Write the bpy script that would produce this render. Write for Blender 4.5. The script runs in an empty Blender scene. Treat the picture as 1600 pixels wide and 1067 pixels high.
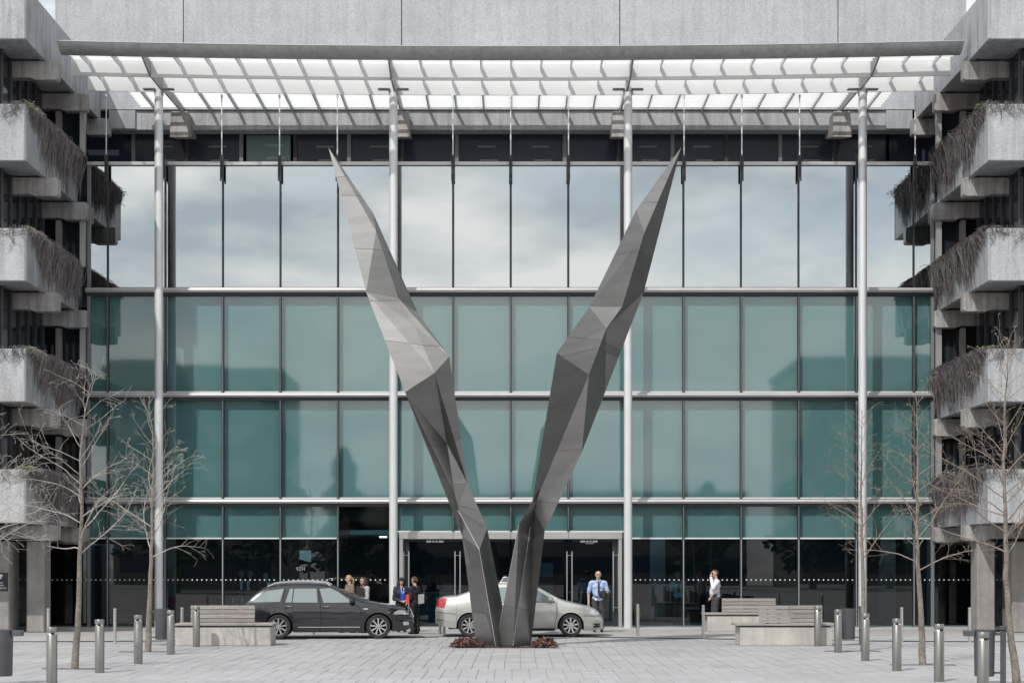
import bpy, bmesh, math, random
import numpy as np
from mathutils import Vector, Matrix

SC = bpy.context.scene
COL = SC.collection
R = math.radians
random.seed(11)

# ------------------------------------------------------------------ camera, sky, sun, exposure
F_PX = 2700.0; CX = 798.0; CY = 884.0; EYE = 1.88
cam_d = bpy.data.cameras.new('camera'); cam = bpy.data.objects.new('camera', cam_d); COL.objects.link(cam)
cam.location = (0, 0, EYE); cam.rotation_euler = (R(90), 0, 0)
cam_d.sensor_width = 36.0; cam_d.lens = F_PX / 1600.0 * 36.0
cam_d.shift_x = 2.0 / 1600.0; cam_d.shift_y = (884 - 533.0) / 1600.0
cam_d.clip_start = 0.5; cam_d.clip_end = 3000
SC.camera = cam

SUN_DIR = Vector((0.47, 0.77, -1.0)).normalized()          # the way the light travels
SUN_EL = math.asin(-SUN_DIR.z); SUN_ROT = math.atan2(-SUN_DIR.x, -SUN_DIR.y)
world = bpy.data.worlds.new('World'); SC.world = world; world.use_nodes = True
nt = world.node_tree; nt.nodes.clear()
wout = nt.nodes.new('ShaderNodeOutputWorld'); wbg = nt.nodes.new('ShaderNodeBackground')
sky = nt.nodes.new('ShaderNodeTexSky'); sky.sky_type = 'NISHITA'; sky.sun_disc = False
sky.sun_elevation = SUN_EL; sky.sun_rotation = SUN_ROT; sky.dust_density = 2.5; sky.air_density = 1.2
tc = nt.nodes.new('ShaderNodeTexCoord'); mp = nt.nodes.new('ShaderNodeMapping'); mp.inputs['Scale'].default_value = (1.5, 1.5, 2.6)
cn = nt.nodes.new('ShaderNodeTexNoise'); cn.inputs['Scale'].default_value = 4.4; cn.inputs['Detail'].default_value = 7; cn.inputs['Roughness'].default_value = .52
cr = nt.nodes.new('ShaderNodeValToRGB'); cr.color_ramp.elements[0].position = .26; cr.color_ramp.elements[1].position = .47
mpb = nt.nodes.new('ShaderNodeMapping'); mpb.inputs['Scale'].default_value = (1.2, 1.2, 3.2); mpb.inputs['Location'].default_value = (3.1, 1.7, .4)
cn2 = nt.nodes.new('ShaderNodeTexNoise'); cn2.inputs['Scale'].default_value = 6.6; cn2.inputs['Detail'].default_value = 6
cr2 = nt.nodes.new('ShaderNodeValToRGB'); cr2.color_ramp.elements[0].position = .36; cr2.color_ramp.elements[1].position = .64
cr2.color_ramp.elements[0].color = (4.6, 5.2, 5.65, 1); cr2.color_ramp.elements[1].color = (9.0, 8.95, 8.8, 1)
mx = nt.nodes.new('ShaderNodeMix'); mx.data_type = 'RGBA'
L = nt.links.new
L(tc.outputs['Generated'], mp.inputs['Vector']); L(mp.outputs['Vector'], cn.inputs['Vector']); L(cn.outputs['Fac'], cr.inputs['Fac'])
L(tc.outputs['Generated'], mpb.inputs['Vector']); L(mpb.outputs['Vector'], cn2.inputs['Vector']); L(cn2.outputs['Fac'], cr2.inputs['Fac'])
L(cr.outputs['Color'], mx.inputs['Factor']); L(sky.outputs['Color'], mx.inputs[6]); L(cr2.outputs['Color'], mx.inputs[7])
L(mx.outputs[2], wbg.inputs['Color']); wbg.inputs['Strength'].default_value = 0.126
L(wbg.outputs['Background'], wout.inputs['Surface'])

sun_d = bpy.data.lights.new('sun', 'SUN'); sun = bpy.data.objects.new('sun', sun_d); COL.objects.link(sun)
sun_d.energy = 2.7; sun_d.angle = R(0.6); sun_d.color = (1.0, .975, .94)
sun.rotation_euler = SUN_DIR.to_track_quat('-Z', 'Y').to_euler(); sun.location = (-20, -30, 40)

SC.view_settings.view_transform = 'Standard'; SC.view_settings.look = 'None'
SC.view_settings.exposure = 0.21; SC.view_settings.gamma = 1.0; SC.view_settings.use_curve_mapping = False
SC.cycles.max_bounces = 10; SC.cycles.transparent_max_bounces = 16; SC.cycles.glossy_bounces = 4
SC.cycles.caustics_reflective = False; SC.cycles.caustics_refractive = False

def P(x, y, Y):
    """pixel of the photograph at distance Y -> world point"""
    return Vector(((x - CX) / F_PX * Y, Y, EYE + (CY - y) / F_PX * Y))
def PX(x, Y): return (x - CX) / F_PX * Y
def PZ(y, Y): return EYE + (CY - y) / F_PX * Y

# ------------------------------------------------------------------ materials
MATS = {}
def mat(name, col=(.5, .5, .5), rough=.6, metal=0., spec=.5, coat=0., noise=None, rand=0., bump=0., bscale=40., emit=None, streak=0., trans=0., scale3=(1, 1, 1)):
    """noise = [(scale, amount), ...] value variation; streak = vertical dirt runs; rand = per-object tone"""
    m = bpy.data.materials.new(name); m.use_nodes = True; MATS[name] = m
    t = m.node_tree; b = t.nodes['Principled BSDF']
    b.inputs['Roughness'].default_value = rough; b.inputs['Metallic'].default_value = metal
    b.inputs['Specular IOR Level'].default_value = spec; b.inputs['Coat Weight'].default_value = coat
    b.inputs['Base Color'].default_value = (*col, 1)
    tcn = t.nodes.new('ShaderNodeTexCoord'); cur = None
    def mul(prev, val_socket):
        n = t.nodes.new('ShaderNodeMix'); n.data_type = 'RGBA'; n.blend_type = 'MULTIPLY'; n.inputs['Factor'].default_value = 1
        if prev is None: n.inputs[6].default_value = (*col, 1)
        else: t.links.new(prev, n.inputs[6])
        t.links.new(val_socket, n.inputs[7]); return n.outputs[2]
    geo = t.nodes.new('ShaderNodeNewGeometry')
    for sc, am in (noise or []):
        mpn = t.nodes.new('ShaderNodeMapping'); mpn.inputs['Scale'].default_value = scale3
        t.links.new(geo.outputs['Position'], mpn.inputs['Vector'])
        n = t.nodes.new('ShaderNodeTexNoise'); n.inputs['Scale'].default_value = sc; n.inputs['Detail'].default_value = 4
        t.links.new(mpn.outputs['Vector'], n.inputs['Vector'])
        r_ = t.nodes.new('ShaderNodeMapRange'); r_.inputs['From Min'].default_value = .3; r_.inputs['From Max'].default_value = .7
        r_.inputs['To Min'].default_value = 1 - am; r_.inputs['To Max'].default_value = 1 + am
        t.links.new(n.outputs['Fac'], r_.inputs['Value']); cur = mul(cur, r_.outputs['Result'])
    if streak:
        mpn = t.nodes.new('ShaderNodeMapping'); mpn.inputs['Scale'].default_value = (5, 5, .35)
        t.links.new(geo.outputs['Position'], mpn.inputs['Vector'])
        n = t.nodes.new('ShaderNodeTexNoise'); n.inputs['Scale'].default_value = 1.3; n.inputs['Detail'].default_value = 5
        t.links.new(mpn.outputs['Vector'], n.inputs['Vector'])
        r_ = t.nodes.new('ShaderNodeMapRange'); r_.inputs['From Min'].default_value = .42; r_.inputs['From Max'].default_value = .7
        r_.inputs['To Min'].default_value = 1; r_.inputs['To Max'].default_value = 1 - streak
        t.links.new(n.outputs['Fac'], r_.inputs['Value']); cur = mul(cur, r_.outputs['Result'])
    if rand:
        oi = t.nodes.new('ShaderNodeObjectInfo'); r_ = t.nodes.new('ShaderNodeMapRange')
        r_.inputs['To Min'].default_value = 1 - rand; r_.inputs['To Max'].default_value = 1 + rand
        t.links.new(oi.outputs['Random'], r_.inputs['Value']); cur = mul(cur, r_.outputs['Result'])
    if cur is not None: t.links.new(cur, b.inputs['Base Color'])
    if bump:
        n = t.nodes.new('ShaderNodeTexNoise'); n.inputs['Scale'].default_value = bscale; n.inputs['Detail'].default_value = 3
        t.links.new(geo.outputs['Position'], n.inputs['Vector'])
        bp = t.nodes.new('ShaderNodeBump'); bp.inputs['Strength'].default_value = bump; bp.inputs['Distance'].default_value = .02
        t.links.new(n.outputs['Fac'], bp.inputs['Height']); t.links.new(bp.outputs['Normal'], b.inputs['Normal'])
    if emit: b.inputs['Emission Color'].default_value = (*emit[:3], 1); b.inputs['Emission Strength'].default_value = emit[3]
    if trans:
        o = t.nodes['Material Output']; tl = t.nodes.new('ShaderNodeBsdfTranslucent'); tl.inputs['Color'].default_value = (*col, 1)
        ms = t.nodes.new('ShaderNodeMixShader'); ms.inputs['Fac'].default_value = trans
        t.links.new(b.outputs['BSDF'], ms.inputs[1]); t.links.new(tl.outputs['BSDF'], ms.inputs[2]); t.links.new(ms.outputs['Shader'], o.inputs['Surface'])
    return m

def glass(name, tint, refl, rough=.0, wave=0., fresnel=True, rcol=(1, 1, 1)):
    """architectural pane: tinted see-through glass with a mirror share"""
    m = bpy.data.materials.new(name); m.use_nodes = True; MATS[name] = m
    t = m.node_tree; t.nodes.clear(); o = t.nodes.new('ShaderNodeOutputMaterial')
    tr = t.nodes.new('ShaderNodeBsdfTransparent'); tr.inputs['Color'].default_value = (*tint, 1)
    gl = t.nodes.new('ShaderNodeBsdfGlossy'); gl.inputs['Roughness'].default_value = rough; gl.inputs['Color'].default_value = (*rcol, 1)
    ms = t.nodes.new('ShaderNodeMixShader'); ms.inputs['Fac'].default_value = refl
    if fresnel:
        fr = t.nodes.new('ShaderNodeFresnel'); fr.inputs['IOR'].default_value = 1.5
        ad = t.nodes.new('ShaderNodeMath'); ad.operation = 'ADD'; ad.inputs[1].default_value = refl; ad.use_clamp = True
        t.links.new(fr.outputs['Fac'], ad.inputs[0])
        g0 = t.nodes.new('ShaderNodeNewGeometry'); iv = t.nodes.new('ShaderNodeMath'); iv.operation = 'SUBTRACT'; iv.inputs[0].default_value = 1
        t.links.new(g0.outputs['Backfacing'], iv.inputs[1]); mu = t.nodes.new('ShaderNodeMath'); mu.operation = 'MULTIPLY'
        t.links.new(ad.outputs[0], mu.inputs[0]); t.links.new(iv.outputs[0], mu.inputs[1]); t.links.new(mu.outputs[0], ms.inputs['Fac'])   # one outer reflection per pane
    if wave:
        geo = t.nodes.new('ShaderNodeNewGeometry'); n = t.nodes.new('ShaderNodeTexNoise'); n.inputs['Scale'].default_value = .9; n.inputs['Detail'].default_value = 1
        t.links.new(geo.outputs['Position'], n.inputs['Vector'])
        bp = t.nodes.new('ShaderNodeBump'); bp.inputs['Strength'].default_value = wave; bp.inputs['Distance'].default_value = .02
        t.links.new(n.outputs['Fac'], bp.inputs['Height']); t.links.new(bp.outputs['Normal'], gl.inputs['Normal'])
    t.links.new(tr.outputs[0], ms.inputs[1]); t.links.new(gl.outputs[0], ms.inputs[2]); t.links.new(ms.outputs[0], o.inputs['Surface'])
    return m

mat('concrete_rough', (.43, .435, .445), .9, noise=[(42, .24), (85, .22), (.5, .10), (3, .06)], streak=.26, bump=.4, bscale=60)
mat('concrete_wall', (.445, .455, .475), .9, noise=[(34, .20), (75, .18), (.35, .08), (2.2, .05)], streak=.12, bump=.3, bscale=50)
mat('concrete_smooth', (.385, .365, .352), .8, noise=[(1.6, .20), (5, .10), (22, .07)], streak=.42)
mat('concrete_side', (.36, .37, .39), .75, noise=[(1.2, .13), (12, .06)], streak=.34)
mat('concrete_pier', (.27, .25, .235), .85, noise=[(2.0, .16), (26, .14)], streak=.15, bump=.3, bscale=40)
mat('concrete_bench', (.46, .43, .40), .85, noise=[(2.2, .12), (20, .07)], streak=.16)
mat('paver', (.345, .34, .347), .8, noise=[(.33, .10), (1.4, .05), (7, .05), (55, .11)], rand=.06, bump=.15, bscale=60)
mat('joint', (.285, .28, .28), .95, noise=[(20, .2)])
mat('drive', (.35, .342, .335), .9, noise=[(2, .09), (45, .12), (.6, .10)])
mat('apron', (.40, .39, .375), .85, noise=[(2, .05), (45, .1)])
mat('drain', (.10, .10, .10), .6)
mat('steel', (.215, .21, .206), .43, metal=.97, noise=[(.8, .09), (2.6, .06)], rand=.0, scale3=(.7, .7, 3))
mat('steel_seam', (.10, .098, .095), .5, metal=.9)
def plate_tone(name, amt):
    t = MATS[name].node_tree; b = t.nodes['Principled BSDF']; a = t.nodes.new('ShaderNodeAttribute'); a.attribute_name = 'tone'
    r_ = t.nodes.new('ShaderNodeMapRange'); r_.inputs['To Min'].default_value = 1 - amt; r_.inputs['To Max'].default_value = 1 + amt
    n = t.nodes.new('ShaderNodeMix'); n.data_type = 'RGBA'; n.blend_type = 'MULTIPLY'; n.inputs['Factor'].default_value = 1
    l = b.inputs['Base Color'].links[0]; t.links.new(l.from_socket, n.inputs[6]); t.links.new(a.outputs['Fac'], r_.inputs['Value']); t.links.new(r_.outputs['Result'], n.inputs[7]); t.links.new(n.outputs[2], b.inputs['Base Color'])
    r2 = t.nodes.new('ShaderNodeMapRange'); r2.inputs['To Min'].default_value = .47; r2.inputs['To Max'].default_value = .38; t.links.new(a.outputs['Fac'], r2.inputs['Value']); t.links.new(r2.outputs['Result'], b.inputs['Roughness'])
plate_tone('steel', .17)
mat('column_white', (.66, .66, .67), .42, metal=.25, noise=[(1.5, .04)], streak=.05)
mat('aluminium', (.50, .485, .475), .38, metal=.55, noise=[(2, .06)])
mat('fascia_metal', (.46, .455, .45), .42, metal=.45, noise=[(1.2, .08)], streak=.22)
mat('canopy_white', (.86, .86, .86), .5, noise=[(1.5, .03)], trans=.62)
mat('blade_white', (.84, .84, .84), .5, noise=[(1.5, .03)], trans=.25)
mat('rib_grey', (.30, .30, .31), .5, metal=.3)
mat('frame_dark', (.022, .026, .03), .45)
mat('frame_grey', (.20, .21, .22), .5, metal=.3)
mat('wing_frame', (.07, .07, .08), .5)
mat('fin_grey', (.34, .36, .37), .45, metal=.4)
mat('sill_white', (.62, .65, .65), .4)
mat('rod_white', (.75, .75, .76), .4)
mat('blind', (.66, .71, .715), .9, noise=[(.4, .05)])
mat('blind_top', (.40, .43, .45), .9)
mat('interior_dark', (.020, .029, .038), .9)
mat('room_blue', (.17, .24, .29), .85)
mat('room_grey', (.30, .33, .34), .85)
mat('interior_floor', (.22, .25, .27), .6)
mat('window_dark', (.034, .042, .066), .12, noise=[(.8, .2)])
mat('wing_glass', (.02, .024, .03), .06, noise=[(.8, .2)])
mat('window_reflection', (.15, .22, .23), .2)  # paler copy of the window colour with reflected light painted in
mat('dot_white', (.75, .77, .77), .6)
mat('stainless', (.62, .61, .60), .28, metal=.95)
mat('bollard_grey', (.235, .228, .215), .38, metal=.8, noise=[(4, .06)])
mat('bollard_slot', (.01, .01, .01), .8)
mat('bin_grey', (.105, .105, .115), .5, metal=.35, noise=[(5, .08)])
mat('wood_grey', (.30, .275, .26), .8, noise=[(6, .16), (30, .12)], rand=.12, scale3=(.3, 4, 4))
mat('vine', (.135, .116, .12), .9, noise=[(2.5, .35), (9, .3)])
mat('vine_pale', (.21, .185, .178), .9, noise=[(6, .3)])
mat('vine_leaf', (.16, .19, .06), .7, noise=[(9, .35)])
mat('bark', (.20, .17, .14), .9, noise=[(5, .25), (28, .35)])
mat('twig', (.25, .20, .17), .9, noise=[(3, .25)])
mat('twig_pale', (.40, .36, .325), .9, noise=[(3, .25)])
mat('bud', (.42, .38, .20), .8, noise=[(8, .3)])
mat('soil', (.05, .038, .03), .95, noise=[(20, .3)])
mat('leaf_red', (.105, .043, .036), .6, noise=[(14, .5), (40, .3)])
mat('leaf_green', (.11, .15, .035), .6, noise=[(14, .4)])
mat('paint_black', (.008, .008, .011), .2, coat=1., spec=.6)
mat('paint_silver', (.57, .56, .525), .30, metal=.75, coat=.6)
mat('plastic_black', (.012, .012, .013), .5)
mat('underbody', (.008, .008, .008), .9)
mat('tyre', (.018, .018, .018), .8)
mat('alloy', (.66, .66, .67), .28, metal=.85)
mat('chrome', (.75, .75, .76), .12, metal=1.)
mat('car_glass', (.21, .245, .25), .05, spec=.9, coat=1.)
mat('lamp_clear', (.62, .65, .68), .12, metal=.5, coat=1.)
mat('lamp_red', (.42, .015, .02), .15, coat=1.)
mat('lamp_amber', (.6, .2, .03), .2)
mat('sign_dark', (.018, .015, .02), .5)
mat('print_white', (.8, .8, .8), .6)
mat('paper', (.80, .74, .62), .8)
mat('skin', (.55, .33, .25), .55)
mat('skin_dark', (.42, .24, .17), .55)
for nm, c in dict(hair_blonde=(.42, .28, .12), hair_brown=(.07, .035, .022), hair_black=(.012, .011, .012), hair_grey=(.30, .29, .28), cloth_brown=(.20, .145, .11),
                  cloth_grey=(.38, .37, .36), cloth_navy=(.016, .018, .035), cloth_blue=(.02, .07, .42), cloth_black=(.010, .010, .012), cloth_sky=(.36, .46, .68), cloth_white=(.66, .63, .68),
                  cloth_charcoal=(.05, .05, .055), cloth_suit=(.02, .021, .026), shoe=(.012, .011, .011), tie=(.035, .028, .028), folder_red=(.6, .06, .05), cloth_mint=(.45, .6, .55),
                  eye=(.02, .015, .012), lip=(.36, .13, .11), chair_red=(.36, .03, .05), desk=(.10, .16, .16), board=(.30, .34, .34), wall_far=(.20, .19, .175), roof_far=(.16, .16, .17)).items():
    mat(nm, c, .75)
glass('glass_mirror', (.30, .36, .37), .56, wave=.012, rough=.006, rcol=(.90, .935, .945))
glass('glass_teal', (.62, .735, .735), .10, rough=.03, wave=.014)
glass('glass_clear', (.52, .65, .70), .035, wave=.01)
glass('glass_door', (.45, .58, .64), .02)

# ------------------------------------------------------------------ mesh helpers
class MB:
    def __init__(s): s.v = []; s.f = []; s.m = []; s.cur = 0
    def add(s, vs, fs):
        o = len(s.v); s.v += [tuple(p) for p in vs]
        s.f += [tuple(i + o for i in f) for f in fs]; s.m += [s.cur] * len(fs); return s
    def box(s, x0, x1, y0, y1, z0, z1):
        return s.add([(x0, y0, z0), (x1, y0, z0), (x1, y1, z0), (x0, y1, z0), (x0, y0, z1), (x1, y0, z1), (x1, y1, z1), (x0, y1, z1)],
                     [(0, 3, 2, 1), (4, 5, 6, 7), (0, 1, 5, 4), (1, 2, 6, 5), (2, 3, 7, 6), (3, 0, 4, 7)])
    def prism(s, poly, a, b, axis='y'):
        n = len(poly)
        mk = {'y': lambda p, t: (p[0], t, p[1]), 'x': lambda p, t: (t, p[0], p[1]), 'z': lambda p, t: (p[0], p[1], t)}[axis]
        return s.add([mk(p, a) for p in poly] + [mk(p, b) for p in poly],
                     [tuple(range(n)), tuple(range(2 * n - 1, n - 1, -1))] + [(i, i + n, (i + 1) % n + n, (i + 1) % n) for i in range(n)])
    def tube(s, pts, rad, n=8, cap=True, sq=1.0):
        pts = [Vector(p) for p in pts]
        if not hasattr(rad, '__len__'): rad = [rad] * len(pts)
        vs = []; up = None
        for i, p in enumerate(pts):
            d = (pts[min(i + 1, len(pts) - 1)] - pts[max(i - 1, 0)])
            d = d.normalized() if d.length > 1e-9 else Vector((0, 0, 1))
            if up is None: up = Vector((0, 1, 0)) if abs(d.y) < .9 else Vector((1, 0, 0))
            a = d.cross(up)
            if a.length < 1e-6: a = d.cross(Vector((1, 0, 0)))
            a.normalize(); b = d.cross(a); up = b.cross(d) * -1 if False else -b if False else up
            for k in range(n):
                t = 2 * math.pi * k / n
                vs.append(p + (a * math.cos(t) + b * math.sin(t) * sq) * rad[i])
        fs = []
        for i in range(len(pts) - 1):
            for k in range(n):
                k2 = (k + 1) % n
                fs.append((i * n + k, i * n + k2, (i + 1) * n + k2, (i + 1) * n + k))
        if cap: fs += [tuple(range(n - 1, -1, -1)), tuple((len(pts) - 1) * n + k for k in range(n))]
        return s.add(vs, fs)
    def lathe(s, prof, n=20, c=(0, 0, 0), axis='z'):
        vs = []; fs = []
        for r_, h in prof:
            for k in range(n):
                t = 2 * math.pi * k / n
                if axis == 'z': vs.append((c[0] + r_ * math.cos(t), c[1] + r_ * math.sin(t), c[2] + h))
                else: vs.append((c[0] + r_ * math.cos(t), c[1] + h, c[2] + r_ * math.sin(t)))
        for i in range(len(prof) - 1):
            for k in range(n):
                k2 = (k + 1) % n; fs.append((i * n + k, i * n + k2, (i + 1) * n + k2, (i + 1) * n + k))
        return s.add(vs, fs)
    def ellipsoid(s, c, r, nu=14, nv=9):
        prof = [(math.sin(math.pi * i / nv), -math.cos(math.pi * i / nv)) for i in range(nv + 1)]
        vs = []; fs = []
        for a, h in prof:
            a = max(a, 1e-3)
            for k in range(nu):
                t = 2 * math.pi * k / nu; vs.append((c[0] + r[0] * a * math.cos(t), c[1] + r[1] * a * math.sin(t), c[2] + r[2] * h))
        for i in range(nv):
            for k in range(nu):
                k2 = (k + 1) % nu; fs.append((i * nu + k, i * nu + k2, (i + 1) * nu + k2, (i + 1) * nu + k))
        fs += [tuple(range(nu - 1, -1, -1)), tuple(nv * nu + k for k in range(nu))]
        return s.add(vs, fs)
    def mesh(s, name, mats, smooth=False, bevel=0, org=(0, 0, 0), fixn=True):
        me = bpy.data.meshes.new(name)
        me.from_pydata([(a - org[0], b - org[1], c - org[2]) for a, b, c in s.v], [], s.f)
        for m in (mats if isinstance(mats, (list, tuple)) else [mats]): me.materials.append(MATS[m] if isinstance(m, str) else m)
        if any(s.m): me.polygons.foreach_set('material_index', s.m)
        if fixn or bevel:
            bm = bmesh.new(); bm.from_mesh(me)
            if fixn: bmesh.ops.recalc_face_normals(bm, faces=bm.faces)
            if bevel: bmesh.ops.bevel(bm, geom=[e for e in bm.edges], offset=bevel, segments=1, affect='EDGES', clamp_overlap=True)
            bm.to_mesh(me); bm.free()
        if smooth:
            me.polygons.foreach_set('use_smooth', [True] * len(me.polygons))
            if smooth != 'all': 
                try: me.set_sharp_from_angle(angle=R(smooth if smooth is not True else 40))
                except Exception: pass
        me.update(); return me
    def build(s, name, mats, parent=None, smooth=False, bevel=0, fixn=True, local=False, **kw):
        org = (0, 0, 0) if (parent is None or local) else wloc(parent)
        o = bpy.data.objects.new(name, s.mesh(name, mats, smooth, bevel, org, fixn)); COL.objects.link(o)
        if parent is not None: o.parent = parent
        for k, v in kw.items(): o[k] = v
        return o
def wloc(o):
    v = Vector((0, 0, 0))
    while o is not None: v = v + o.location; o = o.parent
    return v
def thing(name, label, cat, loc=(0, 0, 0), rz=0, group=None):
    o = bpy.data.objects.new(name, None); COL.objects.link(o); o.empty_display_size = .2
    o.location = loc; o.rotation_euler = (0, 0, rz); o['label'] = label; o['category'] = cat
    if group: o['group'] = group
    return o
def link_copy(src, name, parent=None, loc=None):
    o = src.copy(); COL.objects.link(o); o.parent = parent
    if loc is not None: o.location = loc
    return o
KIDS = {}
def copy_tree(root, label=None):
    def rec(o, par):
        c = o.copy(); COL.objects.link(c); c.parent = par
        for ch in [k for k in ALL_OF(o)]: rec(ch, c)
        return c
    r = rec(root, None)
    if label: r['label'] = label
    return r
def ALL_OF(o): return list(o.children)
def struct(o): o['kind'] = 'structure'; return o

# ------------------------------------------------------------------ the ground
ground = struct(MB().add([(-900, -700, -.12), (900, -700, -.12), (900, 900, -.12), (-900, 900, -.12)], [(0, 1, 2, 3)]).build('ground', 'drive', fixn=False))
def kerb_y(x): return 46.45 - 3.3 * (1 - math.exp(-(x / 7.0) ** 2))
XS = [-40] + [i * .5 for i in range(-36, 37)] + [40]
b = MB()   # base under the pavers
for i in range(len(XS) - 1):
    a, c = XS[i], XS[i + 1]
    b.add([(a, -60, -.012), (c, -60, -.012), (c, kerb_y(c), -.012), (a, kerb_y(a), -.012)], [(0, 1, 2, 3)])
plaza = struct(b.build('plaza', 'joint', fixn=False))
b = MB()
for i in range(len(XS) - 1):
    a, c = XS[i], XS[i + 1]
    b.add([(a, kerb_y(a), .0), (c, kerb_y(c), .0), (c, 51.6, .0), (a, 51.6, .0)], [(0, 1, 2, 3)])
struct(b.build('driveway', 'drive', fixn=False))
b = MB()
for i in range(len(XS) - 1):
    a, c = XS[i], XS[i + 1]
    ya, yc = kerb_y(a), kerb_y(c)
    b.add([(a, ya - .09, .006), (c, yc - .09, .006), (c, yc + .07, .006), (a, ya + .07, .006)], [(0, 1, 2, 3)])
struct(b.build('drainage_channel', 'drain', fixn=False))
struct(MB().box(-40, 40, 51.6, 54.2, -.1, .035).build('footpath', 'apron', bevel=.008))
# granite pavers: stack-bonded bands, each band shifted against the next
PW, PD = .304, .60
pv = MB().box(-PW / 2 + .0035, PW / 2 - .0035, -PD / 2 + .005, PD / 2 - .005, -.05, 0).mesh('paver', 'paver', bevel=.004)
cells = []
y = 23.0; band = 0; shift = 0
while y < 46.6:
    if band % 5 == 0: shift = random.uniform(0, PW)
    x = -15 + shift
    while x < 15:
        if y + PD / 2 < min(kerb_y(x - .16), kerb_y(x + .16)) - .09 and not (-1.52 < x < 1.24 and 39.75 < y < 42.0):
            cells.append((x, y))
        x += PW
    y += PD; band += 1
def seen(c):
    px = CX + F_PX * c[0] / c[1]; return -8 < px < 1608 and c[1] > 27.45
vis = sorted([c for c in cells if seen(c)], key=lambda c: (c[1], abs(c[0])))
near = set(vis[:300])
for (x, y) in vis[:300]:
    o = bpy.data.objects.new('paver', pv); COL.objects.link(o); o.parent = plaza
    o.location = (x, y, random.uniform(-.002, .002)); o.rotation_euler = (random.gauss(0, .0015), random.gauss(0, .003), random.gauss(0, .002))
b = MB()
for (x, y) in cells:
    if (x, y) in near: continue
    z = random.uniform(-.002, .002); j = .006
    b.add([(x - PW / 2 + j, y - PD / 2 + j, z), (x + PW / 2 - j, y - PD / 2 + j, z), (x + PW / 2 - j, y + PD / 2 - j, z + random.gauss(0, .001)), (x - PW / 2 + j, y + PD / 2 - j, z),
           (x - PW / 2 + j, y - PD / 2 + j, -.012), (x + PW / 2 - j, y - PD / 2 + j, -.012), (x + PW / 2 - j, y + PD / 2 - j, -.012), (x - PW / 2 + j, y + PD / 2 - j, -.012)],
          [(0, 1, 2, 3), (0, 4, 5, 1), (1, 5, 6, 2), (2, 6, 7, 3), (3, 7, 4, 0)])
pf = b.build('paver_field', 'paver', plaza, fixn=False, kind='stuff')
# per-stone tone on the joined stones
me = pf.data; at = me.attributes.new('tone', 'FLOAT', 'FACE')
tones = []
for i in range(len(me.polygons) // 5): tones += [random.random()] * 5
at.data.foreach_set('value', tones)
mpf = MATS['paver'].copy(); me.materials[0] = mpf
tt = mpf.node_tree
oi = [n for n in tt.nodes if n.bl_idname == 'ShaderNodeObjectInfo'][0]; an = tt.nodes.new('ShaderNodeAttribute'); an.attribute_name = 'tone'
for l in list(oi.outputs['Random'].links):
    tgt = l.to_socket; tt.links.remove(l); tt.links.new(an.outputs['Fac'], tgt)

# ------------------------------------------------------------------ glass pavilion
G = 1.765; YG = 53.0; XE = 12.93
gb = thing('glass_building', 'glass pavilion with mirrored top row and teal panes behind the steel sculpture', 'building', (0, YG, 0))
xs_edges = [-XE] + [k * G for k in range(-7, 8)] + [XE]
ROWS = [('A', 10.43, 14.14), ('B', 7.22, 10.14), ('C', 3.97, 6.97), ('D', 2.74, 3.71), ('E', .07, 2.70)]
mull = MB().box(-.032, .032, -.06, .10, 0, 1).mesh('mullion', 'frame_dark')
fin_d = MB().box(-.008, .008, -.078, -.062, 0, 1).mesh('fin', 'frame_grey')
fin = MB().box(-.010, .010, -.078, -.062, 0, 1).mesh('fin', 'fin_grey')
def in_door(i): return -2 * G - .1 < (xs_edges[i] + xs_edges[i + 1]) / 2 < 2 * G + .1
for rn, z0, z1 in ROWS:
    for i in range(len(xs_edges) - 1):
        a, c = xs_edges[i] + .035, xs_edges[i + 1] - .035
        if rn == 'E' and in_door(i): continue
        za = 2.95 if (rn == 'D' and in_door(i)) else z0
        w2, h2 = (c - a) / 2, (z1 - za) / 2
        po = MB().box(-w2, w2, 0, .02, -h2, h2).build('pane', {'A': 'glass_mirror', 'E': 'glass_clear'}.get(rn, 'glass_teal'), gb, local=True)
        po.location = ((a + c) / 2, 0, (za + z1) / 2); po.rotation_euler = (random.gauss(0, .0011), 0, random.gauss(0, .0013))
        skip = rn == 'D' and abs((a + c) / 2 + 2.5 * G) < .1
        if rn != 'E' and not skip:
            MB().box(a - .03, c + .03, YG + .13, YG + .145, za - (.0 if rn != 'D' else .01), z1 + .05).build('blind', 'blind_top' if rn == 'A' else 'blind', gb)
        if rn in 'BCD' and not skip:
            MB().box(a, c, YG - .022, YG - .004, za - .022, za + .022).build('sill', 'sill_white', gb)
    for k in range(-7, 8):
        if rn == 'E' and abs(k) < 2: continue
        z0k = 2.95 if (rn == 'D' and abs(k) < 2) else z0 - .03
        o = bpy.data.objects.new('mullion', mull); COL.objects.link(o); o.parent = gb; o.location = (k * G, 0, z0k); o.scale = (1 if rn != 'A' else .72, 1, z1 - z0k + .03)
        if rn != 'A':
            f_ = bpy.data.objects.new('fin', fin if rn == 'E' else fin_d); COL.objects.link(f_); f_.parent = gb; f_.location = (k * G, 0, z0k); f_.scale = (1.3 if rn == 'E' else 1, 1, z1 - z0k)
for s_ in (-1, 1):
    MB().box(s_ * XE - .05, s_ * XE + .05, YG - .05, YG + .5, .035, 14.2).build('corner_post', 'frame_grey', gb)
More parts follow.
